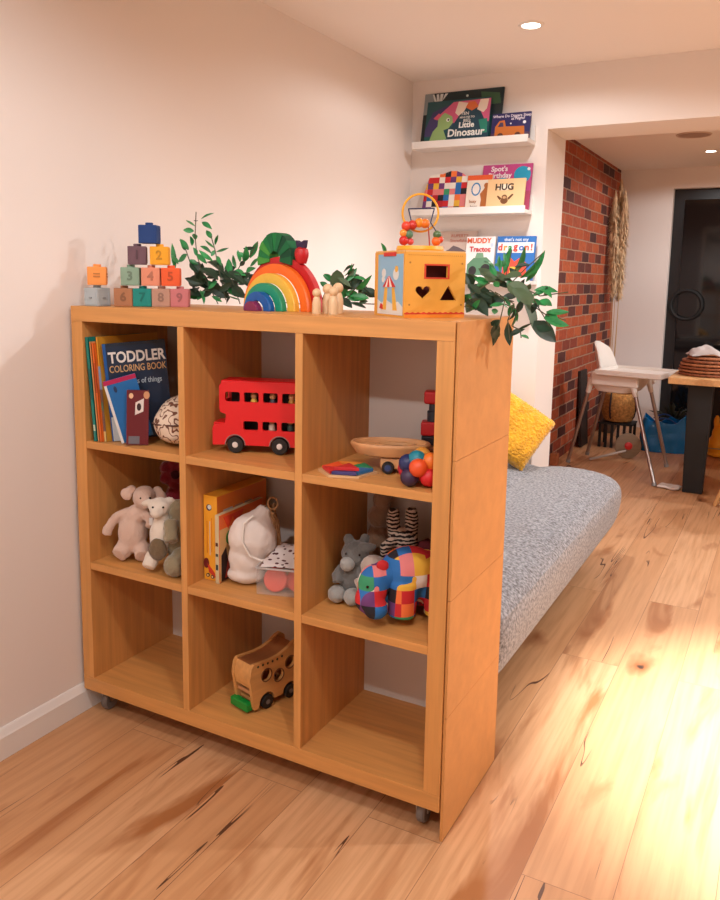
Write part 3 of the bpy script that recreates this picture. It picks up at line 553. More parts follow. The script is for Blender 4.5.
# activity cube
def activity_cube():
    s, h = .157, .147; q = .007
    t = thing('activity_cube', 'yellow wooden activity cube with shape holes and a bead maze on top', 'toy', (.981, .068, TOP+.0003), D(52.4))
    Y = mat('yellow_paint', (230, 164, 66), .5, var=.05, vscale=20); IN = mat('cube_inside', (120, 50, 50), .8); WD = wood('cube_plywood', (224, 176, 110), 'x')
    hz = lambda P_: [(x*s, z*h) for x, z in P_]
    rect = [(.34, .62), (.70, .62), (.70, .80), (.34, .80)]
    heart = [(.30, .30)]+[(.30+.125*(16*math.sin(a)**3)/16, .395+.11*(13*math.cos(a)-5*math.cos(2*a)-2*math.cos(3*a)-math.cos(4*a))/16) for a in [PI+2*PI*i/28 for i in range(1, 28)]]
    heart = [(.30+.125*(16*math.sin(a)**3)/16, .40+.115*(13*math.cos(a)-5*math.cos(2*a)-2*math.cos(3*a)-math.cos(4*a))/16) for a in [2*PI*i/30 for i in range(30)]]
    tri = [(.58, .27), (.86, .27), (.72, .50)]
    MB().prism([(0, 0), (s, 0), (s, h), (0, h)], 0, q, holes=[hz(rect), hz(heart), hz(tri)]).build('front_panel', Y, t)
    MB().box((0, q, 0), (q, s, h)).box((s-q, q, 0), (s, s, h)).box((q, s-q, 0), (s-q, s, h)).box((q, q, 0), (s-q, s-q, q)).build('side_panels', Y, t)
    MB().box((q, q+.03, q), (s-q, q+.032, h-q)).build('inner_board', IN, t)
    MB().box((0.001, .001, h), (s-.001, s-.001, h+.004)).build('top_panel', WD, t)
    rr = MB(); fr = lambda a, b_, c, d_: [(a*s, c*h), (b_*s, c*h), (b_*s, d_*h), (a*s, d_*h)]
    rr.prism(fr(.31, .73, .595, .825), -.0006, 0, holes=[hz(rect)]); z0 = .072*h; zz = []
    k = 22
    for i in range(k+1): zz.append((s*i/k, z0+(.018*h if i % 2 else 0)))
    rr.prism([(0, z0-.02*h), (s, z0-.02*h)]+zz[::-1], -.0006, 0); rr.build('red_print', mat('red_print', (206, 62, 34), .5), t)
    MB().prism(fr(0, 1, 0, .045), -.0005, 0).build('orange_print', mat('orange_print', (236, 140, 40), .5), t)
    dd = MB()
    for u in (.08, .94):
        for v in (.2, .84): dd.prism(circ(u*s, v*h, .0022, 10), -.0008, 0)
    for i in range(26): dd.prism(circ((.06+.88*i/25)*s, .955*h, .0010, 6), -.0006, 0)
    dd.build('screw_dots', mat('ochre_print', (176, 120, 50), .5), t)
    # circus picture on the left face; u runs from the back edge to the front edge
    ML = Tr(0, s, 0) @ Rz(-PI/2)
    def pic(name, polys, c, lift):
        b = MB()
        for p in polys: MB().prism([(u*s, v*h) for u, v in p], -.0004*lift, 0, ML).build(name, mat('print_%d_%d_%d' % c, c, .5), t)
    pic('sky_picture', [[(.12, .03), (.95, .03), (.95, .97), (.12, .97)]], (140, 184, 212), 1)
    pic('cloud_print', [[(.12, .03), (.95, .03), (.95, .16), (.8, .24), (.6, .2), (.4, .26), (.25, .2), (.12, .26)], C_(.32, .68, .07), C_(.72, .66, .09), C_(.3, .58, .05)], (222, 222, 218), 2)
    pic('tent_wall', [[(.36, .45), (.45, .45), (.42, .1), (.3, .1)], [(.6, .45), (.68, .45), (.78, .1), (.64, .1)], C_(.74, .74, .05)], (232, 176, 70), 3)
    pic('tent_roof', [[(.3, .46), (.5, .63), (.72, .46)]], (240, 232, 222), 4)
    pic('tent_stripe', [[(.3, .46), (.38, .46), (.49, .63)], [(.45, .46), (.53, .46), (.5, .63)], [(.62, .46), (.72, .46), (.52, .63)], [(.2, .12), (.32, .1), (.3, .18), (.24, .2)], [(.32, .94), (.72, .94), (.72, 1.0), (.32, 1.0)]], (206, 44, 40), 5)
    b = MB(); b.lathe([(0, h+.004), (.054, h+.004), (.056, h+.008), (.054, h+.016), (0, h+.016)], 36, Tr(s*.5, s*.5, 0)); b.build('maze_base', mat('amber_paint', (240, 170, 40), .4), t)
    z = h+.016; cx = cy = s*.5
    Rm = Rz(D(-14)) # maze faces the same way as the cube, turned a little
    def W(pts): return [Tr(cx, cy, 0) @ Rm @ Vector(p) for p in pts]
    ring = [(.043*math.cos(a), .004, z+.077+.043*math.sin(a)) for a in [2*PI*i/40 for i in range(40)]]
    MB().tube(W(ring), .0026, 8, closed=True).build('yellow_ring', mat('amber_paint', (240, 170, 40), .4), t)
    def crv(P_, n=24):
        out = []
        for i in range(len(P_)-1):
            p0, p1, p2, p3 = [Vector(P_[max(0, min(len(P_)-1, i+k))]) for k in (-1, 0, 1, 2)]
            for j in range(8):
                u = j/8; out.append(.5*((2*p1)+(p2-p0)*u+(2*p0-5*p1+4*p2-p3)*u*u+(3*p1-p0-p2*1-p3*0+0*p0+p3-2*p2)*u**3) if False else p1.lerp(p2, u*u*(3-2*u)))
        out.append(Vector(P_[-1])); return out
    MB().tube(W(crv([(-.036, 0, z+.012), (-.022, 0, z+.055), (-.03, 0, z+.085), (.032, 0, z+.088), (.024, 0, z+.055), (.042, 0, z+.03), (.04, 0, z)])), .0015, 8).build('navy_wire', mat('navy_wire', (34, 44, 84), .4), t)
    MB().tube(W(crv([(-.04, -.012, z), (-.036, -.012, z+.035), (-.008, -.012, z+.055), (.015, -.012, z+.05), (.02, -.012, z)])), .0015, 8).build('red_wire', mat('red_wire', (180, 50, 40), .4), t)
    for bx, bz, r, c in ((-.042, .012, .011, (206, 44, 40)), (-.026, .010, .008, (214, 70, 70)), (-.030, .026, .010, (90, 130, 100)), (-.043, .029, .009, (240, 150, 60)), (-.037, .045, .011, (226, 70, 50)), (-.022, .048, .011, (200, 50, 40)), (-.006, .053, .011, (240, 140, 40)), (.008, .052, .011, (232, 120, 36)), (.036, .012, .011, (236, 110, 40)), (.044, .016, .009, (220, 70, 40)), (.038, .027, .010, (80, 110, 70))):
        p = W([(bx, -.010, z+bz)])[0]
        MB().sphere(p, r, 18).build('bead', mat('bead_%d_%d_%d' % c, c, .35), t)
activity_cube()

# leaf garland
def garland():
    t = thing('leaf_garland', 'artificial green leaf garland laid along the shelf top behind the toys', 'garland', (.6, .27, TOP))
    K = [mat('narrow_leaf', (44, 136, 74), .4, var=.35, vscale=25), mat('round_leaf', (82, 104, 74), .6, var=.2, vscale=30), mat('dark_leaf', (34, 62, 44), .5, var=.25, vscale=30)]
    rng = random.Random(5); bs = [MB(), MB(), MB()]; O = Vector((.6, .27, TOP)); view = Vector((.72, -.66, .05))
    def leaf(b, p0, p1, w_, kind):
        p0, p1 = Vector(p0), Vector(p1); ax = p1-p0; L_ = ax.length; ax.normalize()
        nrm = (view+Vector((rng.uniform(-.5, .5), rng.uniform(-.5, .5), rng.uniform(-.2, .9)))); nrm -= ax*nrm.dot(ax); nrm.normalize(); sd = ax.cross(nrm); cup = rng.uniform(.1, .3)*w_; arc = rng.uniform(-.12, .12)*L_
        prof = ((0, .06), (.15, .55), (.32, .92), (.5, 1), (.68, .82), (.85, .48), (1, .03)) if kind != 1 else ((0, .1), (.12, .62), (.3, .95), (.5, 1.0), (.7, .92), (.88, .58), (1, .06))
        rows = []
        for u, k in prof:
            c = p0+ax*L_*u+nrm*(arc*math.sin(PI*u))-O
            h_ = w_*.5*k
            rows.append([b.bm.verts.new(c-sd*h_+nrm*cup*k), b.bm.verts.new(c), b.bm.verts.new(c+sd*h_+nrm*cup*k)])
        th = -nrm*.0006
        back = [[b.bm.verts.new(v.co+th) for v in r] for r in rows]
        for R_, fl in ((rows, 0), (back, 1)):
            for A_, B_ in zip(R_, R_[1:]):
                for i in (0, 1):
                    q = [A_[i], A_[i+1], B_[i+1], B_[i]]; b.bm.faces.new(q if fl else q[::-1])
    for k, x0, y0, z0, x1, y1, z1, w_ in LEAVES:
        z0 = max(z0, TOP+.004) if y0 < .4 and x0 < SW-.01 else z0; z1 = max(z1, TOP+.003) if x1 < SW+.0 else z1
        leaf(bs[k], (x0, y0, z0), (x1, y1, z1), w_*.95, k)
    stm = MB()
    for pts in STEMS:
        P_ = [Vector(p)-O for p in pts]
        for p in P_:
            if p.x+O.x < SW: p.z = max(p.z, .003)
        Q = []
        for i in range(len(P_)-1):
            for j in range(5): Q.append(P_[i].lerp(P_[i+1], j/5))
        Q.append(P_[-1]); stm.tube(Q, .0014, 6)
        # extra small leaves along each stem
        for i in range(2, len(Q)-1, 4):
            d = Vector((rng.uniform(-1, 1), rng.uniform(-.6, .6), rng.uniform(-.5, 1))).normalized()*rng.uniform(.02, .04)
            a = Q[i]+O; e = a+d
            if e.z < TOP+.004 and e.x < SW: e.z = TOP+.01
            leaf(bs[rng.choice((0, 0, 2, 2, 1))], a, e, rng.uniform(.010, .018), 0)
    for x0, x1, z0, z1, n_, ks in ((.21, .45, .02, .10, 30, (2, 2, 2, 0)), (.66, .82, .02, .08, 9, (0, 1, 2)), (1.04, 1.17, .01, .10, 22, (0, 2, 1, 2))):
        for i in range(n_):
            a = Vector((rng.uniform(x0, x1), rng.uniform(.235, .33), TOP+rng.uniform(z0, z1)))
            d = Vector((rng.uniform(-1, 1), rng.uniform(-.4, .4), rng.uniform(-.6, .9))).normalized()*rng.uniform(.03, .05)
            e = a+d; e.z = max(e.z, TOP+.008); leaf(bs[rng.choice(ks)], a, e, rng.uniform(.014, .026), 0)
    stm.build('vine_stem', mat('vine_stem', (86, 84, 62), .7), t)
    for b, nm, m in zip(bs, ('narrow_leaves', 'round_leaves', 'dark_leaves'), K): tag(b.build(nm, m, t, smooth=True), kind='stuff')
garland()

# ------------------------------------------------------------------ cell contents
ZA, ZB, ZC = CZ[2]+.0004, CZ[1]+.0004, CZ[0]+.0004
V28 = D(28.5)
# books, top left cell (they lean on the left side board)
LEAN = D(-4.5)
def upright_book(label, x, y, w_, h_, th, c, rot, lean=LEAN, pics=(), texts=(), spine=None, z=0):
    M = Euler((0, 0, rot)).to_matrix() @ Euler((0, lean, 0)).to_matrix()
    return book(label, w_, h_, th, c, (x, y, ZA+.001+z), tuple(M.to_euler()), pics, texts, 'books in the top left cell')
def spine_book(label, x, y, w_, h_, th, c, pics=()):
    """spine faces the front: thickness runs along x, cover depth along y"""
    t = thing('childrens_book', label, 'book', (x, y, ZA+.0005), (0, LEAN, 0), 'books in the top left cell')
    m = flat(c)
    MB().box((0, 0, 0), (th, .0015, h_)).box((0, 0, 0), (.0016, w_, h_)).box((th-.0016, 0, 0), (th, w_, h_)).build('cover', m, t)
    MB().box((.0018, .002, .003), (th-.0018, w_-.004, h_-.003)).build('page_block', PAPER, t)
    for i, (poly, col) in enumerate(pics):
        MB().prism([(u*th, v*h_) for u, v in poly], -.0004*(i+1), 0).build('spine_print', flat(col), t)
R01 = lambda a, b_, c, d_: [(a, c), (b_, c), (b_, d_), (a, d_)]
spine_book('teal spined book leaning against the left side of the top left cell', .0648, .008, .21, .290, .012, (22, 128, 118), [(R01(.2, .8, .1, .16), (200, 210, 180)), (R01(.25, .75, .4, .7), (16, 92, 90))])
spine_book('thin pale orange spined book next to the teal one', .0775, .010, .19, .278, .007, (236, 160, 96))
spine_book('bright orange spined book between pale orange and patterned books', .0853, .010, .20, .274, .009, (240, 112, 40), [(R01(.2, .8, .5, .8), (200, 80, 30))])
spine_book('tall yellow book with patterned spine beside the blue colouring book', .095, .018, .235, .292, .009, (226, 160, 52), [(R01(0, 1, .5, .72), (130, 150, 180)), (R01(0, 1, .1, .5), (120, 92, 80)), (R01(.1, .9, .0, .1), (220, 190, 120)), (R01(.2, .8, .3, .38), (90, 120, 90))])
upright_book('navy colouring book with big white title in the top left cell', .1135, .030, .168, .272, .012, (18, 40, 66), D(46), D(-4.5),
    [(R01(0, .05, .0, 1), (24, 84, 150)), (R01(.02, .5, .0, .25), (196, 204, 206)), (R01(.05, 1, .97, 1), (20, 34, 52)), (R01(.2, .34, .1, .16), (80, 90, 100))],
    [('TODDLER', .53, .85, .042, (226, 220, 214), .80), ('COLORING BOOK', .53, .735, .027, (206, 162, 112), .68), ('100 pages of things', .52, .60, .021, (176, 190, 200), .78)])
upright_book('small bright blue book with a magenta top, before the navy colouring book', .158, .020, .088, .178, .008, (24, 104, 170), D(44), D(-15),
    [(R01(0, 1, .93, 1), (176, 28, 82)), (R01(0, .08, 0, .93), (226, 222, 216)), (C_(.3, .84, .05), (20, 50, 90))])
upright_book('dark maroon little book with a white emblem, leaning by the cream pouch', .184, .010, .058, .150, .010, (104, 24, 34), D(38), D(2), z=.0024, pics=
    [([(.38, .55), (.4, .78), (.78, .86), (.76, .62)], (226, 216, 210)), (C_(.56, .7, .1, .7), (50, 30, 36)), (C_(.2, .9, .1, .5), (230, 190, 150)), (C_(.9, .92, .14, .5), (206, 150, 110)), (R01(.1, .6, .02, .16), (110, 110, 120))])
t = thing('printed_pouch', 'cream zip pouch printed all over with brown drawings', 'pouch', (.290, .126, ZA), D(24))
PR = stripes_material('brown_drawing_print', (226, 204, 182), (120, 78, 60), 15, 'DIAGONAL', 20, .80)
blob('pouch_body', [((0, 0, .068), (.074, .094, .068)), ((0, 0, .038), (.074, .096, .037)), ((-.008, -.01, .06), (.072, .086, .058))], PR, t, .004, 0, sm=8)
MB().tube([(-.078*math.cos(a)*.0-.0, -.092+.0, .064) for a in (0,)]+[(.03, -.088, .05)], .001).tube([(-.080, -.03, .06), (-.057, -.076, .064), (0, -.100, .066), (.050, -.078, .066), (.074, -.03, .064)], .0025, 8).build('zip_seam', mat('brown_zip', (96, 60, 46), .7), t)

# red double decker bus
def bus():
    t = thing('toy_bus', 'red wooden double decker toy bus in the top middle cell', 'toy bus', (.428, .076, ZA), D(20))
    RD = mat('bus_red', (224, 20, 26), .4, bump=.015, bscale=60); W_ = .084; L_ = .238
    prof = [(0, .020), (0, .066), (.004, .074), (.034, .079), (.037, .103), (.022, .109), (.019, .118), (.019, .178), (.026, .188), (.034, .190), (L_-.012, .190), (L_-.002, .182), (L_, .17), (L_, .02)]
    arch_ = lambda cx: circ(cx, .022, .027, 14, a0=PI, a1=0)
    pr = [(0, .020)]+prof[1:-1]+[(L_, .020)]+arch_(.182)[::-1]+arch_(.062)[::-1]
    def rr(x0, z0, x1, z1, r=.005): 
        out = []
        for cx, cz, a in ((x1-r, z1-r, 0), (x0+r, z1-r, PI/2), (x0+r, z0+r, PI), (x1-r, z0+r, 1.5*PI)): out += [(cx+r*math.cos(a+k*PI/8), cz+r*math.sin(a+k*PI/8)) for k in range(5)]
        return out
    holes = [rr(.035+.051*i, .137, .075+.051*i, .163) for i in range(4)]+[rr(.084+.051*i, .063, .124+.051*i, .087) for i in range(3)]
    holes += [rr(.046, .083, .072, .101, .004)] if False else []
    s = MB().prism(pr, 0, .010, holes=holes); s.build('side_wall', RD, t)
    MB().prism(pr, W_-.010, W_, holes=holes).build('side_wall', RD, t)
    o = MB().box((.02, .010, .106), (L_-.002, W_-.010, .116)).rbox((.021, .004, .178), (L_-.001, W_-.004, .193), .005).box((L_-.010, .010, .03), (L_, W_-.010, .18)).box((.019, .010, .116), (.025, W_-.010, .136)).box((.019, .010, .164), (.025, W_-.010, .18)).box((0, .010, .045), (.008, W_-.01, .068)).box((.0, .010, .062), (.036, W_-.010, .079)).box((.03, .010, .045), (L_-.004, W_-.01, .052))
    o.build('decks_and_roof', RD, t)
    MB().box((.04, .042, .118), (L_-.01, .050, .177)).box((.05, .044, .053), (L_-.01, .050, .105)).build('interior_shade_slab', mat('bus_shade_dark', (24, 14, 14), .8), t)  # near-black slabs put inside to stand for shade behind the windows
    BK = mat('black_wheel', (24, 22, 22), .5); WH = mat('white_hub', (226, 214, 206), .5)
    for x in (.062, .182):
        for y in (-.002, W_-.012):
            wl = MB().lathe([(0, 0), (.021, 0), (.0225, .003), (.0225, .012), (.021, .014), (0, .014)], 24, Tr(x, y, .0226) @ Rx(-PI/2)).build('wheel', BK, t)
            MB().lathe([(0, -.0025), (.007, -.0015), (.008, 0)], 16, Tr(x, y if y < .01 else y+.017, .0226) @ Rx(-PI/2)).build('hub', WH, wl)
    for cx in (.062, .182): MB().prism(circ(cx, .022, .0285, 16, a0=.0, a1=PI)+circ(cx, .022, .0262, 16, a0=PI, a1=0), -.0008, 0).build('wheel_arch_trim', mat('grey_trim', (150, 120, 116), .5), t)
    SK = mat('peg_wood', (216, 160, 110), .6)
    for i, (x, z, c) in enumerate(((.106, .118, (226, 184, 70)), (.157, .118, (60, 60, 70)), (.208, .118, (206, 150, 60)), (.054, .062, (70, 70, 80)), (.155, .053, (220, 200, 180)), (.205, .053, (60, 80, 70)))):
        q = MB().lathe([(0, 0), (.009, 0), (.009, .02), (.006, .026), (0, .026)], 14, Tr(x, .026, z)).build('peg_passenger', mat('peg_%d_%d_%d' % c, c, .5), t)
        MB().sphere((x, .026, z+.033), .009, 12).build('peg_head', SK, q)
bus()

# top right cell
RAMP = [(30, 130, 96), (36, 110, 170), (60, 60, 130), (196, 44, 48), (240, 100, 36), (246, 160, 60), (232, 206, 130)]
t = thing('wooden_board', 'thin plain wooden base board under the coloured triangle tiles', 'toy', (.842, .068, ZA), D(20))
MB().prism([(.072*math.cos(PI*k/3), .066*math.sin(PI*k/3)) for k in range(6)], 0, .006, Rx(PI/2)).build('base_board', wood('board_birch', (216, 176, 130), 'x', var=.08), t)
for k in range(6):
    c = [(246, 150, 60), (240, 90, 40), (206, 40, 46), (64, 60, 120), (40, 110, 170), (30, 140, 90)][(k+4) % 6]
    nm = ['amber', 'orange', 'red', 'indigo', 'blue', 'green'][(k+4) % 6]
    a = PI*k/3
    o = MB().prism([(.006, 0), (.063, .002), (.063*math.cos(PI/3), .063*math.sin(PI/3)-.002)], 0, .008, Rx(PI/2)).bevel(.0012).build('triangle_tile', mat('stained_tile_%s' % nm, c, .5, var=.1), None, (.842, .068, ZA+.0066), (0, 0, D(20)+a))
    tag(o, nm+' wooden triangle tile lying on the thin base board', 'toy tile', 'coloured triangle tiles')
o = MB().prism([(0, 0), (.06, 0), (.03, .052)], 0, .008, Rx(PI/2)).bevel(.0012).build('triangle_tile', mat('stained_tile_red', (206, 40, 46), .5), None, (.842, .076, ZA+.0149), (0, 0, D(-38)))
tag(o, 'red triangle tile on top of the other coloured tiles', 'toy tile', 'coloured triangle tiles')
def boat():
    t = thing('oval_tray_toy', 'plain wooden oval tray toy on a wheeled base', 'wooden toy', (.915, .150, ZA), D(20))
    WB = wood('beech_toy', (206, 150, 100), 'x', var=.1)
    ov = circ(0, 0, .098, 48, .058); inn = circ(0, 0, .086, 48, .048); oc = circ(.01, 0, .046, 32, .022)
    RX_ = Rx(PI/2)
    o = MB(); n = 48
    for lv, nx in ((( .70, .044), (1.0, .074)),): 
        pass
    rings = []
    for k, z in ((.62, .036), (.86, .042), (1.0, .062), (1.0, .067), (.97, .070), (.90, .070), (.88, .067), (.86, .058)):
        rings.append([o.bm.verts.new((.098*k*math.cos(2*PI*i/n), .058*k*math.sin(2*PI*i/n), z)) for i in range(n)])
    for A_, B_ in zip(rings, rings[1:]):
        for i in range(n): o.bm.faces.new((A_[i], A_[(i+1) % n], B_[(i+1) % n], B_[i]))
    o.bm.faces.new(rings[0][::-1]); o.bm.faces.new(rings[-1]); o.build('oval_tray', WB, t)
    MB().lathe([(.75, 0), (.8, .006), (1, .008), (1.06, 0)], 40, Tr(.012, 0, .058) @ Matrix.Diagonal((.05, .026, 1, 1))).build('inner_rim', WB, t)
    MB().rbox((-.02, -.042, .010), (.075, .042, .037), .005).build('base_block', WB, t)
    for x, c in ((.0, (36, 60, 110)), (.06, (30, 120, 90))):
        for y in (-.046, .046):
            wl = MB().lathe([(0, -.006), (.013, -.006), (.015, -.003), (.015, .003), (.013, .006), (0, .006)], 20, Tr(x, y, .0153) @ Rx(PI/2)).build('wheel', mat('black_wheel', (24, 22, 22), .5), t)
            MB().lathe([(.0, -.0075), (.008, -.0065), (.009, 0), (.008, .0065), (0, .0075)], 16, Tr(x, y, .0153) @ Rx(PI/2)).build('hub', mat('hub_%d' % c[0], c, .4), wl)
boat()
t = thing('bead_ball', 'ball of big coloured wooden beads by the right side of the top right cell', 'wooden toy', (1.036, .060, ZA))
BC = [(34, 44, 92), (30, 130, 150), (230, 84, 36), (210, 34, 40), (60, 40, 70), (236, 120, 40), (40, 60, 110), (196, 30, 60), (220, 150, 60), (40, 120, 110), (150, 40, 80), (230, 70, 40), (60, 50, 90)]
def scr(x, y, z): return Rz(V28) @ Vector((x, y, z))
for i, (x, y, z) in enumerate(((-.030, -.008, .050), (-.010, -.014, .060), (-.008, -.034, .046), (.016, -.030, .024), (-.026, -.022, .0215), (.020, -.020, .057), (.030, .004, .044), (-.030, .024, .030), (.004, .022, .060), (.0, .026, .024), (.026, .022, .0215), (-.012, .0, .028), (.006, .0, .044))):
    MB().sphere(scr(x, y, z), .0212, 20).build('bead', mat('stained_bead_%d' % i, BC[i], .45), t)
t = thing('wooden_block', 'plain brown wooden block behind the ball of beads', 'wooden toy', (.972, .275, ZA), D(10))
MB().rbox((-.035, -.03, 0), (.04, .03, .046), .012, 4).build('block_body', wood('walnut_toy', (150, 96, 58), 'x'), t)
t = thing('robot_figure', 'red and black stacked wooden figure standing at the back of the cell', 'wooden toy', (.972, .283, ZA+.0465), D(20))
MB().rbox((-.03, -.02, .0), (.03, .02, .024), .004).build('base_section', mat('robot_black', (30, 26, 34), .5), t)
MB().rbox((-.032, -.022, .024), (.032, .022, .060), .005).build('red_section', mat('robot_red', (206, 34, 38), .45), t)
MB().lathe([(0, .060), (.018, .060), (.018, .085), (.014, .088), (.014, .105), (0, .105)], 20).build('neck_section', mat('robot_dark', (44, 50, 60), .5), t)
MB().rbox((-.026, -.02, .105), (.026, .02, .138), .006).build('head_section', mat('robot_red', (206, 34, 38), .45), t)

# plush toys. local x runs to the viewer's right, -y towards the viewer
EYE = mat('black_eye', (16, 14, 14), .2)
PINKP = mat('pink_beige_plush', (214, 182, 164), .95, sheen=.6, bump=.4, bscale=220)
t = thing('plush_rabbit', 'pinkish beige plush rabbit with floppy ears in the middle left cell', 'plush toy', (.128, .085, ZB), V28)
blob('plush_body', [((0, 0, .080), (.043, .040, .062)), ((.010, 0, .13), (.031, .030, .034)), ((.036, -.006, .186), (.033, .033, .034)), ((.048, -.028, .178), (.019, .02, .018)),
    ('t', [(-.010, -.006, .146), (-.046, -.012, .128), (-.068, -.018, .094), (-.071, -.02, .078)], [.012, .013, .0145, .014]), ('t', [(.036, -.01, .142), (.060, -.026, .124), (.060, -.044, .110)], [.013, .014, .014]),
    ('t', [(-.02, -.01, .04), (-.034, -.036, .022)], [.028, .023]), ('t', [(.028, -.01, .04), (.036, -.042, .022)], [.026, .022])], PINKP, t, .004, .002)
for s_, p in ((-1, ((-.002, 0, .208), (-.016, -.004, .194))), (1, ((.072, .004, .205), (.082, .0, .186)))):
    blob('ear', [(p[0], (.015, .009, .012)), (p[1], (.016, .009, .019), (0, s_*.5, 0))], PINKP, t, .003, .0014)
MB().sphere((.034, -.037, .192), .0032, 10).build('eye', EYE, t); MB().sphere((.060, -.034, .192), .0032, 10).build('eye', EYE, t)
MB().box((.062, -.058, .12), (.072, -.0575, .142)).build('cloth_tag', mat('white_tag', (236, 230, 226), .8), t)
WHP = mat('white_plush', (226, 212, 196), .95, sheen=.5, bump=.4, bscale=220); OLP = mat('olive_plush', (142, 128, 100), .95, sheen=.5, bump=.5, bscale=160); DOL = mat('dark_olive_plush', (112, 92, 66), .95, sheen=.5, bump=.5, bscale=160)
t = thing('plush_lamb', 'cream and olive plush lamb sitting beside the pink beige rabbit', 'plush toy', (.288, .072, ZB), V28)
blob('plush_body', [((-.03, .0, .10), (.034, .032, .058)), ((-.034, -.004, .184), (.030, .028, .027)), ((-.036, -.026, .174), (.018, .018, .016)), ((-.03, 0, .150), (.022, .022, .03)), ('t', [(-.05, -.01, .05), (-.062, -.035, .020)], [.022, .019]),
    ((-.068, .002, .194), (.019, .008, .010), (0, -.25, 0)), ((-.006, .006, .200), (.016, .008, .010), (0, .3, 0))], WHP, t, .004, .0022)
blob('fleece_body', [((.012, .006, .10), (.034, .036, .078)), ((.014, .01, .17), (.030, .03, .032)), ('t', [(.0, -.02, .15), (.008, -.05, .10)], [.02, .021])], OLP, t, .004, .004)
blob('fleece_foot', [((.016, -.044, .032), (.032, .034, .032)), ((.03, -.02, .05), (.03, .03, .03))], OLP, t, .004, .003)
blob('belly_patch', [((-.034, -.034, .072), (.026, .012, .032))], DOL, t, .003, .002)
MB().sphere((-.046, -.030, .190), .003, 10).build('eye', EYE, t); MB().sphere((-.018, -.029, .190), .003, 10).build('eye', EYE, t)
REDP = mat('dark_red_plush', (132, 16, 36), .95, sheen=.5, bump=.6, bscale=120)
t = thing('plush_flower', 'dark red round plush behind the lamb and the rabbit', 'plush toy', (.155, .25, ZB), V28)
blob('plush_body', [((0, 0, .10), (.05, .045, .10)), ((0, 0, .225), (.04, .036, .04))]+[((.036*math.cos(a), -.012, .228+.036*math.sin(a)), (.02, .02, .02)) for a in [PI*k/3.5 for k in range(7)]], REDP, t, .004, .003)
blob('flower_centre', [((0, -.036, .228), (.014, .012, .014))], mat('maroon_plush', (74, 12, 26), .95), t, .003, .001)

# middle middle cell
def game_box(label, x, y, w_, d_, h_, rot, c, side, pics_front, pics_side, lean=0):
    t = thing('game_box', label, 'game box', (x, y, ZB+.0005), (0, lean, rot), 'game boxes in the middle cell')
    MB().rbox((0, 0, 0), (w_, d_, h_), .001, 1).build('box_body', flat(c), t)
    for i, (poly, col) in enumerate(pics_front): MB().prism([(u*w_, v*h_) for u, v in poly], -.0003*(i+1), 0).build('front_print', flat(col), t)
    for i, (poly, col) in enumerate([(R01(.01, .99, .01, .99), side)]+list(pics_side)): MB().prism([(u*d_, v*h_) for u, v in poly], -.0003*(i+1), 0, Tr(w_, 0, 0) @ Rz(PI/2)).build('side_print', flat(col), t)
game_box('orange yellow game box with a round white emblem, behind the drawstring bag', .4025, .066, .044, .235, .236, D(.8), (240, 168, 48), (226, 120, 42),
    [(C_(.42, .86, .2, .19), (50, 60, 80)), (C_(.46, .865, .14, .19), (220, 226, 228)), (R01(.46, .5, .3, .7), (214, 210, 200)), (R01(.6, .64, .34, .74), (214, 130, 40)), (R01(.25, .29, .32, .7), (214, 130, 40)), (C_(.2, .2, .2, .3), (110, 30, 34)), ([(.3, .2), (.8, .1), (.9, .04), (.4, .1)], (200, 60, 40)), (C_(.32, .06, .12, .18), (60, 44, 34)), (C_(.32, .06, .07, .18), (232, 200, 150)), (C_(.68, .05, .12, .18), (60, 44, 34)), (C_(.68, .05, .07, .18), (232, 200, 150))],
    [(R01(.12, .3, .58, .82), (206, 196, 196)), (C_(.21, .7, .05, .9), (130, 100, 150)), (R01(.34, .5, .6, .82), (176, 120, 100)), (R01(.54, .68, .62, .82), (150, 130, 110)), (R01(.72, .86, .64, .82), (190, 90, 60)), (R01(.0, 1, .0, .5), (200, 80, 36))])
game_box('thin orange picture box with a green spot, between yellow box and white bag', .450, .054, .012, .21, .19, D(1.5), (206, 190, 150), (236, 110, 40),
    [(R01(.2, .8, .2, .28), (40, 60, 60)), (R01(.2, .8, .4, .44), (40, 60, 60)), (R01(.2, .8, .55, .6), (90, 40, 30))],
    [(R01(.02, .98, .02, .78), (226, 180, 120)), (C_(.25, .62, .1, 1.1), (44, 140, 60)), ([(.1, .95), (.2, .75), (.3, .92), (.4, .72), (.55, .95)], (226, 70, 36)), ([(.05, .02), (.05, .4), (.15, .5), (.2, .2), (.3, .52), (.4, .2), (.5, .5), (.6, .02)], (52, 32, 28)), ([(.12, .05), (.2, .35), (.28, .05)], (190, 60, 40))])
BAGM = mat('white_cotton', (226, 214, 206), .9, bump=.3, bscale=40, var=.06, vscale=14)
t = thing('drawstring_bag', 'stuffed white cotton drawstring bag in the middle cell', 'bag', (.524, .112, ZB), V28)
blob('bag_body', [((.006, 0, .124), (.066, .050, .070)), ((-.008, 0, .060), (.050, .040, .06)), ((.02, .01, .165), (.040, .034, .036)), ('t', [(.03, .012, .185), (.04, .018, .205)], [.026, .018]), ((-.008, 0, .026), (.056, .042, .026)), ((-.004, 0, .07), (.056, .044, .06))], BAGM, t, .0045, .003, .03)
MB().tube([(.012, -.034, .196), (-.012, -.044, .178), (-.014, -.053, .13), (.004, -.052, .092), (.034, -.048, .078), (.062, -.046, .084), (.082, -.056, .076)], .0028, 8).build('white_cord', mat('white_cord', (238, 230, 222), .8), t)
JUTE = mat('jute_twine', (150, 108, 70), .95, bump=.6, bscale=200, var=.3, vscale=90)
b = MB(); rng = random.Random(2)
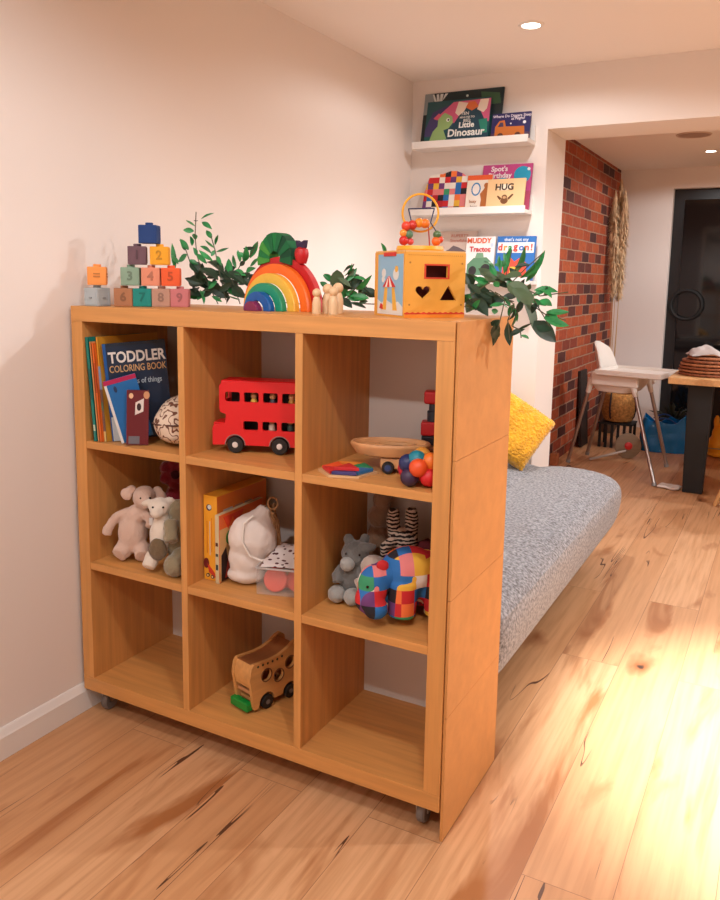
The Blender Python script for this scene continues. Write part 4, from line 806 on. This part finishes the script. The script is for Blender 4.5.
for i in range(14):
    a = rng.uniform(-.012, .012); b.tube([(.036+a, .014+rng.uniform(-.01, .01), .198), (.05+a, .012+rng.uniform(-.012, .012), .19+rng.uniform(0, .03)), (.066+a*.6, .008+rng.uniform(-.01, .01), .15+rng.uniform(-.02, .03)), (.070+a*.8, .006, .10+rng.uniform(-.03, .03))], .0034, 6)
b.build('jute_tassel', JUTE, t)
MB().tube([(.060+.013*math.cos(a), -.006, .222+.016*math.sin(a)) for a in [2*PI*k/16 for k in range(16)]], .0024, 6, closed=True).build('cord_loop', JUTE, t)
PLA = mat('clear_plastic', (236, 230, 226), .12, alpha=.11); RIMM = mat('frosted_rim', (214, 208, 206), .3, alpha=.6)
t = thing('clear_box', 'clear plastic tub with orange red discs inside, beside the white bag', 'storage box', (.586, .052, ZB+.0005), D(16))
w_, d_, h_ = .138, .115, .072
MB().box((0, 0, 0), (w_, .0016, h_)).box((0, d_-.0016, 0), (w_, d_, h_)).box((0, .0016, 0), (.0016, d_-.0016, h_)).box((w_-.0016, .0016, 0), (w_, d_-.0016, h_)).box((.0016, .0016, 0), (w_-.0016, d_-.0016, .0016)).build('tub_wall', PLA, t)
MB().prism([(-.003, -.003), (w_+.003, -.003), (w_+.003, d_+.003), (-.003, d_+.003)], 0, .005, Tr(0, 0, h_+.002) @ Rx(-PI/2), holes=[[(.002, .002), (w_-.002, .002), (w_-.002, d_-.002), (.002, d_-.002)]]).build('tub_rim', RIMM, t)
RDM = mat('orange_red_disc', (232, 74, 48), .6)
RB = t.matrix_basis
for i, (x, y, z, a, lb) in enumerate(((.044, .026, .032, -1.25, 'orange red disc upright at the front of the clear tub'), (.102, .038, .032, -1.2, 'orange red disc at the right side of the clear tub'), (.075, .078, .007, 0, 'orange red disc lying flat at the back of the clear tub'))):
    M = Matrix.Translation((.586, .052, ZB+.0005)) @ Rz(D(16)) @ Tr(x, y, z+.002) @ Rx(-a)
    o = MB().lathe([(0, -.006), (.029, -.006), (.0325, -.002), (.0325, .002), (.029, .006), (0, .006)], 28).build('orange_disc', RDM); o.matrix_world = M
    tag(o, lb, 'toy disc', 'orange red discs in the clear tub')
o = MB(); n = 14; rows = []
for i in range(n+1):
    u = i/n; rows.append([o.bm.verts.new((x, -.004+.125*u, h_+.0035+.030*math.sin(1.3*u)*.9+.004*math.sin(9*u+3*v)+z)) for v, x in ((0, .012+.012*u), (.33, .05), (.66, .1), (1, .146)) for z in (0,)])
low = [[o.bm.verts.new(v.co-Vector((0, 0, .0008))) for v in r] for r in rows]
for R_, f in ((rows, 0), (low, 1)):
    for A_, B_ in zip(R_, R_[1:]):
        for i in range(3): q = [A_[i], A_[i+1], B_[i+1], B_[i]]; o.bm.faces.new(q if not f else q[::-1])
o = o.build('dotted_sheet', spots_material('dotted_print', (224, 212, 208), (92, 48, 50), 62, .33), None, (.586, .052, ZB+.0012), (0, 0, D(16)))
tag(o, 'white sheet with dark dots lying over the clear plastic tub', 'paper sheet')

# middle right cell
GRP = mat('grey_plush', (112, 112, 110), .95, sheen=.6, bump=.5, bscale=180); LGP = mat('pale_grey_plush', (164, 164, 160), .95, sheen=.6, bump=.5, bscale=180)
t = thing('plush_bear', 'dark grey plush bear sitting at the left of the middle right cell', 'plush toy', (.812, .150, ZB), V28)
blob('plush_body', [((.0, .0, .060), (.034, .032, .046)), ((.010, -.006, .124), (.036, .034, .034)), ('t', [(-.02, -.01, .09), (-.036, -.02, .07), (-.034, -.03, .055)], [.014, .014, .014]), ('t', [(.024, -.012, .088), (.03, -.04, .075)], [.014, .014]),
    ((-.008, .006, .158), (.014, .009, .014)), ((.034, .006, .160), (.014, .009, .013)), ((.036, -.02, .146), (.028, .014, .012))], GRP, t, .004, .0025)
blob('muzzle', [((-.010, -.034, .106), (.019, .020, .019))], LGP, t, .003, .0015)
for p in ((-.036, -.026, .024), (.004, -.040, .022)): blob('foot', [(p, (.023, .026, .022))], LGP, t, .003, .002)
MB().sphere((.020, -.041, .132), .003, 10).build('eye', EYE, t); MB().sphere((-.014, -.038, .134), .003, 10).build('eye', EYE, t)
PKG = mat('pinkish_grey_plush', (186, 168, 156), .95, sheen=.6, bump=.4, bscale=200)
t = thing('plush_baby', 'small pinkish grey plush squeezed between the grey bear and the patchwork toy', 'plush toy', (.884, .138, ZB), V28)
blob('plush_body', [((0, 0, .05), (.03, .028, .05)), ((-.004, -.006, .108), (.031, .028, .028)), ('t', [(-.016, -.02, .076), (-.046, -.026, .066)], [.015, .015]), ('t', [(-.012, -.03, .04), (-.014, -.04, .014)], [.02, .015])], PKG, t, .004, .002)
t = thing('plush_zebra', 'black and white striped plush zebra behind the patchwork toy', 'plush toy', (.912, .236, ZB), V28)
ZM = stripes_material('zebra_stripes', (206, 184, 166), (34, 26, 28), 34, 'Z', 5)
blob('plush_body', [((.01, 0, .075), (.05, .045, .075)), ((.006, -.012, .152), (.036, .034, .034)), ('t', [(-.020, -.006, .16), (-.024, -.004, .205), (-.022, 0, .234)], [.016, .0185, .014]), ('t', [(.024, -.004, .16), (.024, -.002, .205), (.022, 0, .236)], [.016, .0185, .014]), ('t', [(-.02, -.03, .16), (-.045, -.04, .145), (-.046, -.042, .105)], [.014, .014, .012])], ZM, t, .004, .0015)
BGP = mat('tan_plush', (150, 116, 90), .95, sheen=.6, bump=.5, bscale=180)
t = thing('plush_monkey', 'tan plush toy at the very back of the middle right cell', 'plush toy', (.825, .282, ZB), V28)
blob('plush_body', [((0, 0, .09), (.042, .036, .09)), ((0, -.004, .19), (.034, .032, .034)), ((.006, -.004, .235), (.026, .028, .03)), ('t', [(.02, 0, .15), (.05, -.01, .12)], [.02, .02])], BGP, t, .004, .003)
MAR = mat('maroon_fabric', (86, 20, 28), .9, bump=.4, bscale=90, var=.3, vscale=14)
t = thing('maroon_plush', 'dark maroon crumpled plush at the back right of the cell', 'plush toy', (1.006, .270, ZB), V28)
blob('plush_body', [((0, 0, .07), (.048, .032, .07)), ((.02, -.004, .135), (.045, .032, .05)), ((.045, -.006, .185), (.028, .026, .035)), ((-.035, -.006, .13), (.03, .028, .03))], MAR, t, .005, .006, .03)
PAT = patchwork('patchwork_plush_fabric', 31, False, (.37, .45, .12))
t = thing('patchwork_plush', 'plush animal sewn from bright multicoloured patches in the middle right cell', 'plush toy', (.976, .102, ZB+.0005), V28+D(10))
PB = blob('plush_body', [((.020, .012, .118), (.072, .060, .060)), ((.060, .02, .10), (.06, .055, .065)), ('t', [(.002, -.016, .10), (-.002, -.022, .05), (-.004, -.024, .018)], [.040, .035, .033]), ('t', [(.082, -.010, .10), (.088, -.016, .016)], [.036, .033]), ('t', [(.072, .05, .10), (.074, .054, .018)], [.036, .033]), ('t', [(.0, .05, .10), (.0, .054, .018)], [.036, .033])], PAT, t, .004, 0, sm=6)
blob('plush_head', [((-.070, -.012, .098), (.040, .036, .048)), ((-.082, -.024, .066), (.036, .034, .036)), ((-.070, -.040, .048), (.030, .026, .026)), ('t', [(-.05, 0, .11), (.0, .01, .13)], [.036, .036])], PAT, t, .004, 0, sm=6)
blob('ear', [((-.052, -.022, .146), (.016, .008, .014), (0, .25, 0))], mat('patch_red', (200, 40, 44), .85), t, .003, 0)
MB().lathe([(0, .0015), (.003, .001), (.0035, 0)], 16, Tr(-.092, -.045, .104) @ Rx(PI/2)).build('eye', EYE, t)

# wooden van, bottom middle cell
def van():
    t = thing('wooden_van', 'natural wooden toy van with a green bumper in the bottom middle cell', 'toy van', (.484, .092, ZC), D(-15))
    WV = wood('van_beech', (214, 156, 92), 'y', var=.12); L_, W_ = .172, .080; th = .010
    pr = [(-.006, .070), (-.012, .100), (-.006, .132), (.002, .141), (.03, .140), (.06, .138), (.09, .140), (.120, .149), (.142, .161), (.156, .164), (.172, .152), (.175, .13), (.173, .024), (.163, .018)]
    wa = lambda c: circ(c, .020, .027, 12, a0=0, a1=PI)
    P_ = pr+wa(.132)+wa(.048)+[(.018, .010), (.004, .010), (.0, .02)]
    hol = [circ(.046, .098, .0175, 24), circ(.090, .082, .0165, 24), circ(.132, .106, .0165, 24)]
    Mside = lambda x: Tr(x, 0, 0) @ Rz(PI/2)    # polygon x -> y, extrude y -> -x
    for x in (0.0, W_-th):
        MB().prism(P_, -th, 0, Mside(x), holes=hol).build('side_panel', WV, t)
    dts = MB()
    for i in range(6): dts.prism(circ(.016+.017*i, .1315-(.001 if i > 1 else 0)+(.003*(i-4) if i > 4 else 0), .0034, 12), -.0008, 0, Mside(W_))
    dts.build('dark_dots', mat('dark_green_dot', (40, 56, 40), .6), t)
    for c in hol:
        cx = sum(p[0] for p in c)/24; cz = sum(p[1] for p in c)/24
        MB().prism(circ(cx, cz, .0195, 24), -.0012, .0, Mside(W_), holes=[circ(cx, cz, .0165, 24)]).build('window_ring', mat('ring_stain', (120, 78, 50), .6), t)
    rf = MB(); xs = [(.002, .138), (.03, .137), (.06, .135), (.09, .137), (.120, .146), (.145, .158)]
    rf.prism(xs+[(a, z-.008) for a, z in xs[::-1]], -(W_-2*th), 0, Mside(th)); rf.build('roof_panel', wood('van_roof', (150, 92, 52), 'y', var=.12), t)
    MB().prism([(-.004, .072), (-.010, .100), (-.004, .130), (.0, .137), (.008, .137), (.004, .130), (-.002, .100), (.004, .072)], -(W_-2*th), 0, Mside(th)).build('front_panel', WV, t)
    MB().box((th, .002, .050), (W_-th, .012, .060)).build('radiator_bar', wood('bar_wood', (196, 140, 96), 'x', var=.1), t)
    MB().box((th, .165, .03), (W_-th, .171, .13)).box((th, .012, .024), (W_-th, .165, .034)).build('floor_panel', WV, t)
    MB().box((th, .020, .036), (W_-th, .026, .075)).build('dark_grille', mat('dark_grille', (70, 36, 28), .8), t)
    MB().rbox((-.002, -.016, .006), (W_-th+.001, .006, .030), .004).build('green_bumper', mat('green_paint', (16, 140, 52), .4), t)
    for y in (.048, .132):
        for x in (-.008, W_-.004):
            wl = MB().lathe([(0, -.006), (.018, -.006), (.020, -.004), (.020, .004), (.018, .006), (0, .006)], 24, Tr(x+.002, y, .0203) @ Ry(PI/2)).build('wheel', mat('black_wheel', (24, 22, 22), .5), t)
            MB().lathe([(0, -.0075), (.007, -.0065), (.008, 0), (.007, .0065), (0, .0075)], 16, Tr(x+.002, y, .0203) @ Ry(PI/2)).build('hub', mat('grey_hub', (120, 110, 106), .5), wl)
van()

# ------------------------------------------------------------------ dining area
WHP_ = mat('white_plastic', (232, 224, 216), .35); ALU = mat('brushed_leg', (176, 168, 164), .35, .9); BLK = mat('matt_black', (16, 16, 17), .6)
def highchair():
    t = thing('high_chair', 'white plastic high chair with silver legs against the brick wall', 'high chair', (.74, 4.1, 0))
    O = Vector((.74, 4.1, 0)); u = Vector((.985, -.17, 0)); v = Vector((.17, .985, 0))    # forward, sideways
    def Pt(a, s, z): return u*a+v*s+Vector((0, 0, z))
    def slab(outline_fn, name, m):
        b = MB(); outline_fn(b); return b.build(name, m, t)
    M = Matrix((u, v, Vector((0, 0, 1)))).transposed().to_4x4()
    # seat tub: rings from the bottom up
    b = MB(); rings = []
    for z, a0, a1, sw in ((.545, -.08, .07, .10), (.555, -.12, .12, .14), (.60, -.16, .16, .165), (.66, -.175, .17, .175), (.675, -.185, .18, .185), (.677, -.17, .165, .17), (.60, -.15, .15, .15), (.575, -.12, .12, .12)):
        ring = []
        for i in range(32):
            an = 2*PI*i/32; c, s_ = math.cos(an), math.sin(an); e = .45
            ring.append(b.bm.verts.new(M @ Vector(((a0+a1)/2+(a1-a0)/2*math.copysign(abs(c)**e, c), sw*math.copysign(abs(s_)**e, s_), z))))
        rings.append(ring)
    for A_, B_ in zip(rings, rings[1:]):
        for i in range(32): b.bm.faces.new((A_[i], A_[(i+1) % 32], B_[(i+1) % 32], B_[i]))
    b.bm.faces.new(rings[0][::-1]); b.bm.faces.new(rings[-1]); b.build('seat_tub', WHP_, t)
    # back shell
    b = MB(); n = 12; rows = []
    for j in range(9):
        z = .60+.285*j/8; wd = .15*(1-.28*(j/8)**2); lean = -.125-.05*(j/8)
        row = []
        for i in range(n+1):
            k = 2*i/n-1; zz = z-(.05*k*k*(j/8)**3)
            row.append((lean+.08*k*k*(1-.35*j/8), wd*k, zz))
        rows.append(row)
    f = [[b.bm.verts.new(M @ Vector(p)) for p in r] for r in rows]; g = [[b.bm.verts.new(M @ Vector((p[0]-.009, p[1]*1.02, p[2]))) for p in r] for r in rows]
    for R_, fl in ((f, 0), (g, 1)):
        for A_, B_ in zip(R_, R_[1:]):
            for i in range(n): q = [A_[i], A_[i+1], B_[i+1], B_[i]]; b.bm.faces.new(q if fl == 0 else q[::-1])
    for i in range(n): b.bm.faces.new((f[-1][i], f[-1][i+1], g[-1][i+1], g[-1][i])); b.bm.faces.new((f[0][i+1], f[0][i], g[0][i], g[0][i+1]))
    for j in range(8): b.bm.faces.new((f[j][0], f[j+1][0], g[j+1][0], g[j][0])); b.bm.faces.new((f[j+1][n], f[j][n], g[j][n], g[j+1][n]))
    b.build('backrest', WHP_, t)
    b = MB(); b.rbox((-.08, -.25, .676), (.355, .15, .694), .008, 3, M); b.build('tray', WHP_, t)
    b = MB(); b.prism([(-.08, -.25), (.355, -.25), (.355, .15), (-.08, .15)], -.712, -.692, M @ Rx(-PI/2), holes=[[(-.065, -.235), (.34, -.235), (.34, .135), (-.065, .135)]])
    b.build('tray_rim', WHP_, t)
    for s_ in (-1, 1):
        MB().rbox((-.13, s_*.17-.02, .60), (.19, s_*.17+.02, .69), .012, 3, M).build('armrest', WHP_, t)
    feet = [(.412, 4.13), (.475, 4.46), (1.062, 3.73), (1.052, 4.36)]
    tops = [(-.14, -.155), (-.14, .155), (.15, -.155), (.15, .155)]
    for (fx, fy), (a, s_) in zip(feet, tops):
        tp = Pt(a, s_, .615); ft = Vector((fx, fy, .004))-O
        l = MB().tube([ft+Vector((0, 0, .004)), tp], .0125, 14).build('leg', ALU, t)
        MB().tube([ft, ft+(tp-ft)*.03], .0155, 14).build('foot_cap', mat('grey_cap', (150, 146, 144), .5), l)
        MB().tube([tp-(tp-ft)*.12, tp+(tp-ft)*.04], [.017, .022], 14).build('leg_socket', WHP_, l)
highchair()

TW = wood('pale_table_oak', (214, 164, 108), 'y')
t = thing('dining_table', 'pale oak dining table with a thick black leg, placemats on it', 'table', (1.12, 3.55, 0))
MB().rbox((0, 0, .688), (1.1, 1.9, .727), .003).build('table_top', TW, t)
for x, y in ((.112, .13), (.112, 1.65)):
    MB().prism([(0, 0), (.115, 0), (.135, .688), (-.01, .688)], 0, .085, Tr(x, y, 0)).bevel(.003).build('leg', BLK, t)
for y in (.13, 1.65): MB().prism([(0, 0), (.115, 0), (.135, .688), (-.01, .688)], 0, .085, Tr(.87, y, 0)).bevel(.003).build('leg', BLK, t)
RAT = [mat('rattan_dark', (150, 88, 56), .8, var=.35, vscale=70, bump=.5, bscale=200), mat('rattan_mid', (176, 112, 74), .8, var=.35, vscale=70, bump=.5, bscale=200)]
rng = random.Random(9); z = .7273
names = ['lowest', 'second lowest', 'third lowest', 'fourth from the bottom', 'fifth from the bottom', 'topmost']
for i in range(6):
    R_ = .178-.004*i-(.028 if i == 5 else 0)+rng.uniform(-.003, .003)
    b = MB()
    for k in range(9):
        r = R_*(k+1)/9.3; b.tube([(r*math.cos(a), r*math.sin(a), .0096+.0004*math.sin(a*(14+k))) for a in [2*PI*q/72 for q in range(72)]], [.0076+.0014*math.sin(q*2.1) for q in range(72)], 6, closed=True)
    b.lathe([(0, .004), (R_*.97, .004), (R_*.97, .013), (0, .013)], 40)
    o = b.build('placemat', RAT[i % 2], None, (1.325+rng.uniform(-.006, .006), 3.83+rng.uniform(-.006, .006), z+.0004))
    tag(o, 'round woven rattan placemat, '+names[i]+' of the stack on the table', 'placemat', 'stacked rattan placemats'); z += .0196
o = MB(); n = 22; V = {}
for s_ in (0, 1):
    for i in range(n+1):
        for j in range(n+1):
            x = (i/n-.5)*.19; y = (j/n-.5)*.16; h_ = .012+.05*max(0, 1-(x/.11)**2-(y/.10)**2)+.018*noise.noise((x*22, y*22, 3)); e = max(abs(x)/.1, abs(y)/.085)
            if e > .8: h_ *= max(.25, 1-(e-.8)*3)
            V[s_, i, j] = o.bm.verts.new((x*(1+.12*noise.noise((x*9, y*9, 1))), y, max(h_, .006) if s_ == 0 else max(0.0005, max(h_, .006)-.004)))
for s_ in (0, 1):
    for i in range(n):
        for j in range(n): q = [V[s_, i, j], V[s_, i+1, j], V[s_, i+1, j+1], V[s_, i, j+1]]; o.bm.faces.new(q if s_ == 0 else q[::-1])
for i in range(n):
    for a, b_ in (((i, 0), (i+1, 0)), ((i+1, n), (i, n)), ((0, i+1), (0, i)), ((n, i), (n, i+1))): o.bm.faces.new((V[0, a[0], a[1]], V[1, a[0], a[1]], V[1, b_[0], b_[1]], V[0, b_[0], b_[1]]))
tag(o.build('cloth_napkin', mat('grey_white_linen', (186, 176, 172), .9, bump=.3, bscale=60), None, (1.29, 3.80, z+.001), (0, 0, .4)), 'crumpled greyish white cloth on top of the rattan placemats', 'napkin')

# blue tarpaulin bag, yellow bag, white shell chair at the edge of the picture
def tarp_bag():
    t = thing('tarpaulin_bag', 'glossy blue tarpaulin carrier bag standing on the floor under the dining table', 'bag', (.945, 4.95, 0), D(8))
    BLU = mat('blue_tarpaulin', (16, 124, 196), .22, bump=.25, bscale=45)
    b = MB(); n = 56; lv = 14; rings = []; w_, d_ = .165, .10
    for j in range(lv+1):
        z = .25*j/lv; k = 1-.10*(j/lv)**2+.03*math.sin(3*j/lv)
        ring = []
        for i in range(n):
            an = 2*PI*i/n; c, s_ = math.cos(an), math.sin(an); e = .5
            x = w_*k*math.copysign(abs(c)**e, c); y = d_*k*math.copysign(abs(s_)**e, s_)
            q = 1+.10*noise.noise((x*14, y*14, z*12)); zz = z+(.045*noise.noise((x*11+4, y*11, 2))+.02*math.cos(2*an))*(j/lv)**2
            ring.append(b.bm.verts.new((x*q, y*q, max(.001, zz))))
        rings.append(ring)
    ins = [[b.bm.verts.new((v.co.x*.96, v.co.y*.95, max(v.co.z-.004*(1-j/lv)+.0, .004))) for v in r] for j, r in enumerate(rings)]
    for A_, B_ in zip(rings, rings[1:]):
        for i in range(n): b.bm.faces.new((A_[i], A_[(i+1) % n], B_[(i+1) % n], B_[i]))
    for A_, B_ in zip(ins, ins[1:]):
        for i in range(n): b.bm.faces.new((B_[i], B_[(i+1) % n], A_[(i+1) % n], A_[i]))
    for i in range(n): b.bm.faces.new((rings[-1][i], rings[-1][(i+1) % n], ins[-1][(i+1) % n], ins[-1][i]))
    b.bm.faces.new(rings[0][::-1]); b.bm.faces.new(ins[0]); b.build('bag_body', BLU, t)
    for s_ in (-1, 1):
        pts = [(-.08+.16*i/16, s_*.10, .235+.035*math.sin(PI*i/16)) for i in range(17)]
        hb = MB()
        for a, c in zip(pts, pts[1:]): hb.tube([a, c], .006, 6)
        hb.build('handle', mat('blue_webbing', (14, 70, 140), .6), t)
tarp_bag()
t = thing('yellow_bag', 'bright yellow bag slumped on the floor behind the black table leg', 'bag', (1.345, 4.93, 0))
YB = mat('yellow_nylon', (240, 168, 20), .5, bump=.3, bscale=50)
blob('bag_body', [((0, 0, .09), (.085, .08, .09)), ((.01, 0, .17), (.07, .06, .08)), ((0, 0, .02), (.085, .085, .019)), ((-.03, 0, .26), (.022, .02, .06))], YB, t, .008, .004, .05)
MB().tube([(-.085, -.04, .07), (-.05, -.085, .075), (.03, -.088, .078), (.08, -.04, .074)], .004, 6).build('grey_seam', mat('grey_seam', (170, 150, 120), .7), t)
def shell_chair():
    t = thing('shell_chair', 'white shell dining chair with pale wooden legs at the right edge of the photo', 'chair', (1.742, 3.40, 0), D(130))
    b = MB(); n, m = 16, 20; F_ = {}
    # local: chair looks along -y ; profile from the seat front to the top of the back
    for j in range(m+1):
        s_ = j/m
        if s_ < .5: y, z = -.20+.36*(s_/.5), .455-.03*math.sin(PI*min(1, s_/.5))+.01
        else: k = (s_-.5)/.5; y, z = .16+.09*k, .465+.36*k
        for i in range(n+1):
            k = 2*i/n-1; side = .235*(1-.12*abs(2*s_-1)**3)
            up = .085*abs(k)**3*(1-abs(2*s_-1)*.6); fw = -.05*abs(k)**2.5*(1 if s_ > .5 else 0)*(min(1, (s_-.5)*4))
            for q in (0, 1): F_[q, i, j] = b.bm.verts.new((side*k, y+fw-(.0 if q == 0 else -.008*s_), z+up-(.0 if q == 0 else .008)))
    for q in (0, 1):
        for i in range(n):
            for j in range(m):
                f = [F_[q, i, j], F_[q, i+1, j], F_[q, i+1, j+1], F_[q, i, j+1]]; b.bm.faces.new(f if q == 0 else f[::-1])
    for i in range(n):
        for j, o_ in ((0, 0), (m, 1)): b.bm.faces.new((F_[0, i, j], F_[1, i, j], F_[1, i+1, j], F_[0, i+1, j]))
    for j in range(m):
        for i in (0, n): b.bm.faces.new((F_[0, i, j], F_[0, i, j+1], F_[1, i, j+1], F_[1, i, j]))
    b.build('shell_seat', mat('white_shell', (228, 218, 208), .5), t)
    LG = wood('chair_beech', (214, 160, 104), 'z', var=.08)
    for x, y in ((-1, -1), (1, -1), (1, 1), (-1, 1)):
        MB().tube([(x*.22, y*.21, .0045), (x*.12, y*.12+.0, .435)], [.011, .017], 12).build('leg', LG, t)
    MB().tube([(-.14, -.13, .36), (.14, .13, .36)], .005, 8).tube([(.14, -.13, .36), (-.14, .13, .36)], .005, 8).build('wire_brace', BLK, t)
shell_chair()
o = cushion('floor_cloth', .138, .10, .02, mat('white_cloth', (236, 228, 222), .9, bump=.4, bscale=50), .0)
for v in o.data.vertices: v.co.y = v.co.y*1.0+.012*noise.noise((v.co.x*20, v.co.z*20, 5)); v.co.y = max(v.co.y, -.010)
o.location = (1.152, 3.735, .0125); o.rotation_euler = (-PI/2, 0, D(-12)); tag(o, 'crumpled white cloth on the floor between high chair foot and table leg', 'cloth')

# things standing against the brick wall behind the high chair
t = thing('woven_basket', 'round woven seagrass basket with dark straps on the black stand behind the high chair', 'basket', (.60, 4.93, .202))
SG = mat('seagrass', (184, 132, 72), .9, bump=.8, bscale=90, var=.4, vscale=60)
b = MB(); pf = [(0, 0), (.075, .002)]
for i in range(15):
    a = i/14; pf.append((.085+.045*math.sin(PI*(.15+.75*a))+(.004 if i % 2 else 0), .008+.215*a))
pf += [(.095, .225), (.10, .12), (.08, .02), (0, .015)]
b.lathe(pf, 40).build('basket_body', SG, t)
for a in (-.2, -1.9):
    MB().tube([(.128*math.cos(a)*k, .128*math.sin(a)*k, z_) for k, z_ in ((.72, .004), (.98, .05), (1.07, .12), (1.02, .2), (.95, .26), (.75, .30))], .007, 8).build('strap', mat('dark_strap', (46, 34, 30), .7), t)
t = thing('slatted_stand', 'low black slatted stand on the floor holding the woven basket', 'stand', (.60, 4.93, 0))
b = MB().rbox((-.13, -.11, .185), (.13, .11, .20), .003).build('stand_top', BLK, t)
for i in range(6): MB().box((-.125+.046*i, -.105, .0), (-.105+.046*i, -.09, .185)).build('slat', BLK, t)
for i in range(2): MB().box((-.125+.23*i, .09, .0), (-.105+.23*i, .105, .185)).build('leg', BLK, t)
o = MB().rbox((-.012, -.11, 0), (.012, .11, .60), .004).build('dark_board', mat('dark_walnut_board', (44, 30, 26), .6), None, (.368, 4.80, .003), (0, D(-3.5), 0)); tag(o, 'dark wooden board leaning on the brick wall behind the high chair', 'board')
o = MB().rbox((0, 0, 0), (.05, .06, .085), .004).build('terracotta_box', mat('terracotta', (168, 96, 56), .8, var=.2, vscale=40), None, (.325, 3.96, .0005), (0, 0, 0)); tag(o, 'small terracotta coloured box at the foot of the brick wall', 'box')
t = thing('push_wheel', 'wooden wheel push toy with a red hub on a pale stick under the high chair', 'toy', (.758, 4.50, 0), D(25))
MB().lathe([(0, -.012), (.088, -.012), (.094, -.008), (.094, .008), (.088, .012), (0, .012)], 40, Tr(0, 0, .0945) @ Rx(PI/2)).build('wheel', wood('toy_wheel_ash', (150, 128, 104), 'x', var=.12), t)
MB().lathe([(0, .032), (.018, .03), (.028, .022), (.028, .012), (0, .011)], 24, Tr(.0, 0, .0965) @ Rx(PI/2)).build('red_hub', mat('red_hub', (214, 46, 46), .4), t)
MB().tube([(-.02, -.020, .06), (-.30, -.12, .012)], .009, 10).build('stick', mat('pale_stick', (190, 180, 172), .5), t)

# pampas grass in a floor vase
t = thing('floor_vase', 'tall narrow grey brown floor vase at the corner of the brick wall', 'vase', (.42, 5.50, 0))
MB().lathe([(0, 0), (.05, 0), (.075, .06), (.082, .16), (.06, .28), (.036, .36), (.042, .40), (.036, .40), (.030, .36), (.05, .28), (.07, .16), (.06, .04), (0, .03)], 32).build('vase_body', mat('stoneware', (110, 92, 78), .6), t)
PAM = mat('pampas_plume', (228, 196, 156), .95, var=.25, vscale=20); STK = mat('pampas_stem', (196, 160, 116), .8)
rng = random.Random(11)
for i, (tx, ty, tz, ln, lb) in enumerate(((-.030, -.04, 1.99, .62, 'leftmost plume of the pampas grass bunch by the brick corner'), (.0, .02, 2.09, .72, 'tallest plume in the middle of the pampas grass bunch'), (.045, -.02, 1.99, .60, 'rightmost plume of the pampas grass bunch by the white far wall'), (-.01, -.06, 1.74, .60, 'low front plume of the pampas grass bunch'), (.03, .04, 1.66, .55, 'low back plume of the pampas grass bunch'))):
    t = thing('pampas_grass', lb, 'dried grass', (.42, 5.50, .05), 0, 'pampas grass stalks in the floor vase')
    b0 = Vector((rng.uniform(-.012, .012), rng.uniform(-.012, .012), 0)); top = Vector((tx-.02, ty, tz-.05))
    axis = lambda k: b0.lerp(top, k)+Vector((0, 0, 0))+Vector((.03*math.sin(PI*k)*(tx*8), 0, 0))
    MB().tube([axis(k/14) for k in range(15)], [.0042-.0026*k/14 for k in range(15)], 6).build('stem', STK, t)
    b = MB(); k0 = 1-ln/(tz-.05)
    for q in range(1100):
        k = k0+(1-k0)*rng.random()**.9; p = axis(k); f = (k-k0)/(1-k0); wd = .058*math.sin(PI*min(1, .12+.86*f))**.7
        a = rng.uniform(0, 2*PI); out = Vector((math.cos(a), math.sin(a), 0)); L_ = wd*rng.uniform(.7, 1.3)
        tip = p+out*L_+Vector((0, 0, rng.uniform(-.02, .05))); mid = p+out*L_*.55+Vector((0, 0, rng.uniform(.02, .06)))
        sd = out.cross(Vector((0, 0, 1)))*rng.uniform(.002, .0045)
        v_ = [b.bm.verts.new(x) for x in (p, mid-sd, tip, mid+sd)]; b.bm.faces.new(v_)
    b.build('plume', PAM, t, smooth=False)

# by the dark glass door
t = thing('potted_plant', 'small dark leafy plant in a black pot in front of the dark glass door', 'plant', (.93, 5.62, 0))
MB().lathe([(0, 0), (.05, 0), (.07, .13), (.064, .13), (.06, .11), (0, .11)], 24).build('pot', BLK, t)
b = MB(); rng = random.Random(4)
for i in range(46):
    a = rng.uniform(0, 2*PI); el = rng.uniform(.3, 1.3); L_ = rng.uniform(.12, .24); d = Vector((math.cos(a)*math.cos(el), math.sin(a)*math.cos(el), math.sin(el))); p = Vector((0, 0, .11)); sd = d.cross(Vector((0, 0, 1))).normalized()*.016
    q = [b.bm.verts.new(x) for x in (p+d*L_*.3, p+d*L_*.7-sd, p+d*L_-Vector((0, 0, .03)), p+d*L_*.7+sd)]; b.bm.faces.new(q)
b.build('leaf_cluster', mat('dark_plant_leaf', (30, 46, 34), .5), t, smooth=False)
o = MB().tube([(.125*math.cos(a), 0, .125*math.sin(a)) for a in [2*PI*k/40 for k in range(40)]], .016, 10, closed=True).build('hoop_wreath', BLK, None, (.925, 5.955, 1.105)); tag(o, 'black hoop wreath hanging on the dark glass door', 'wreath')
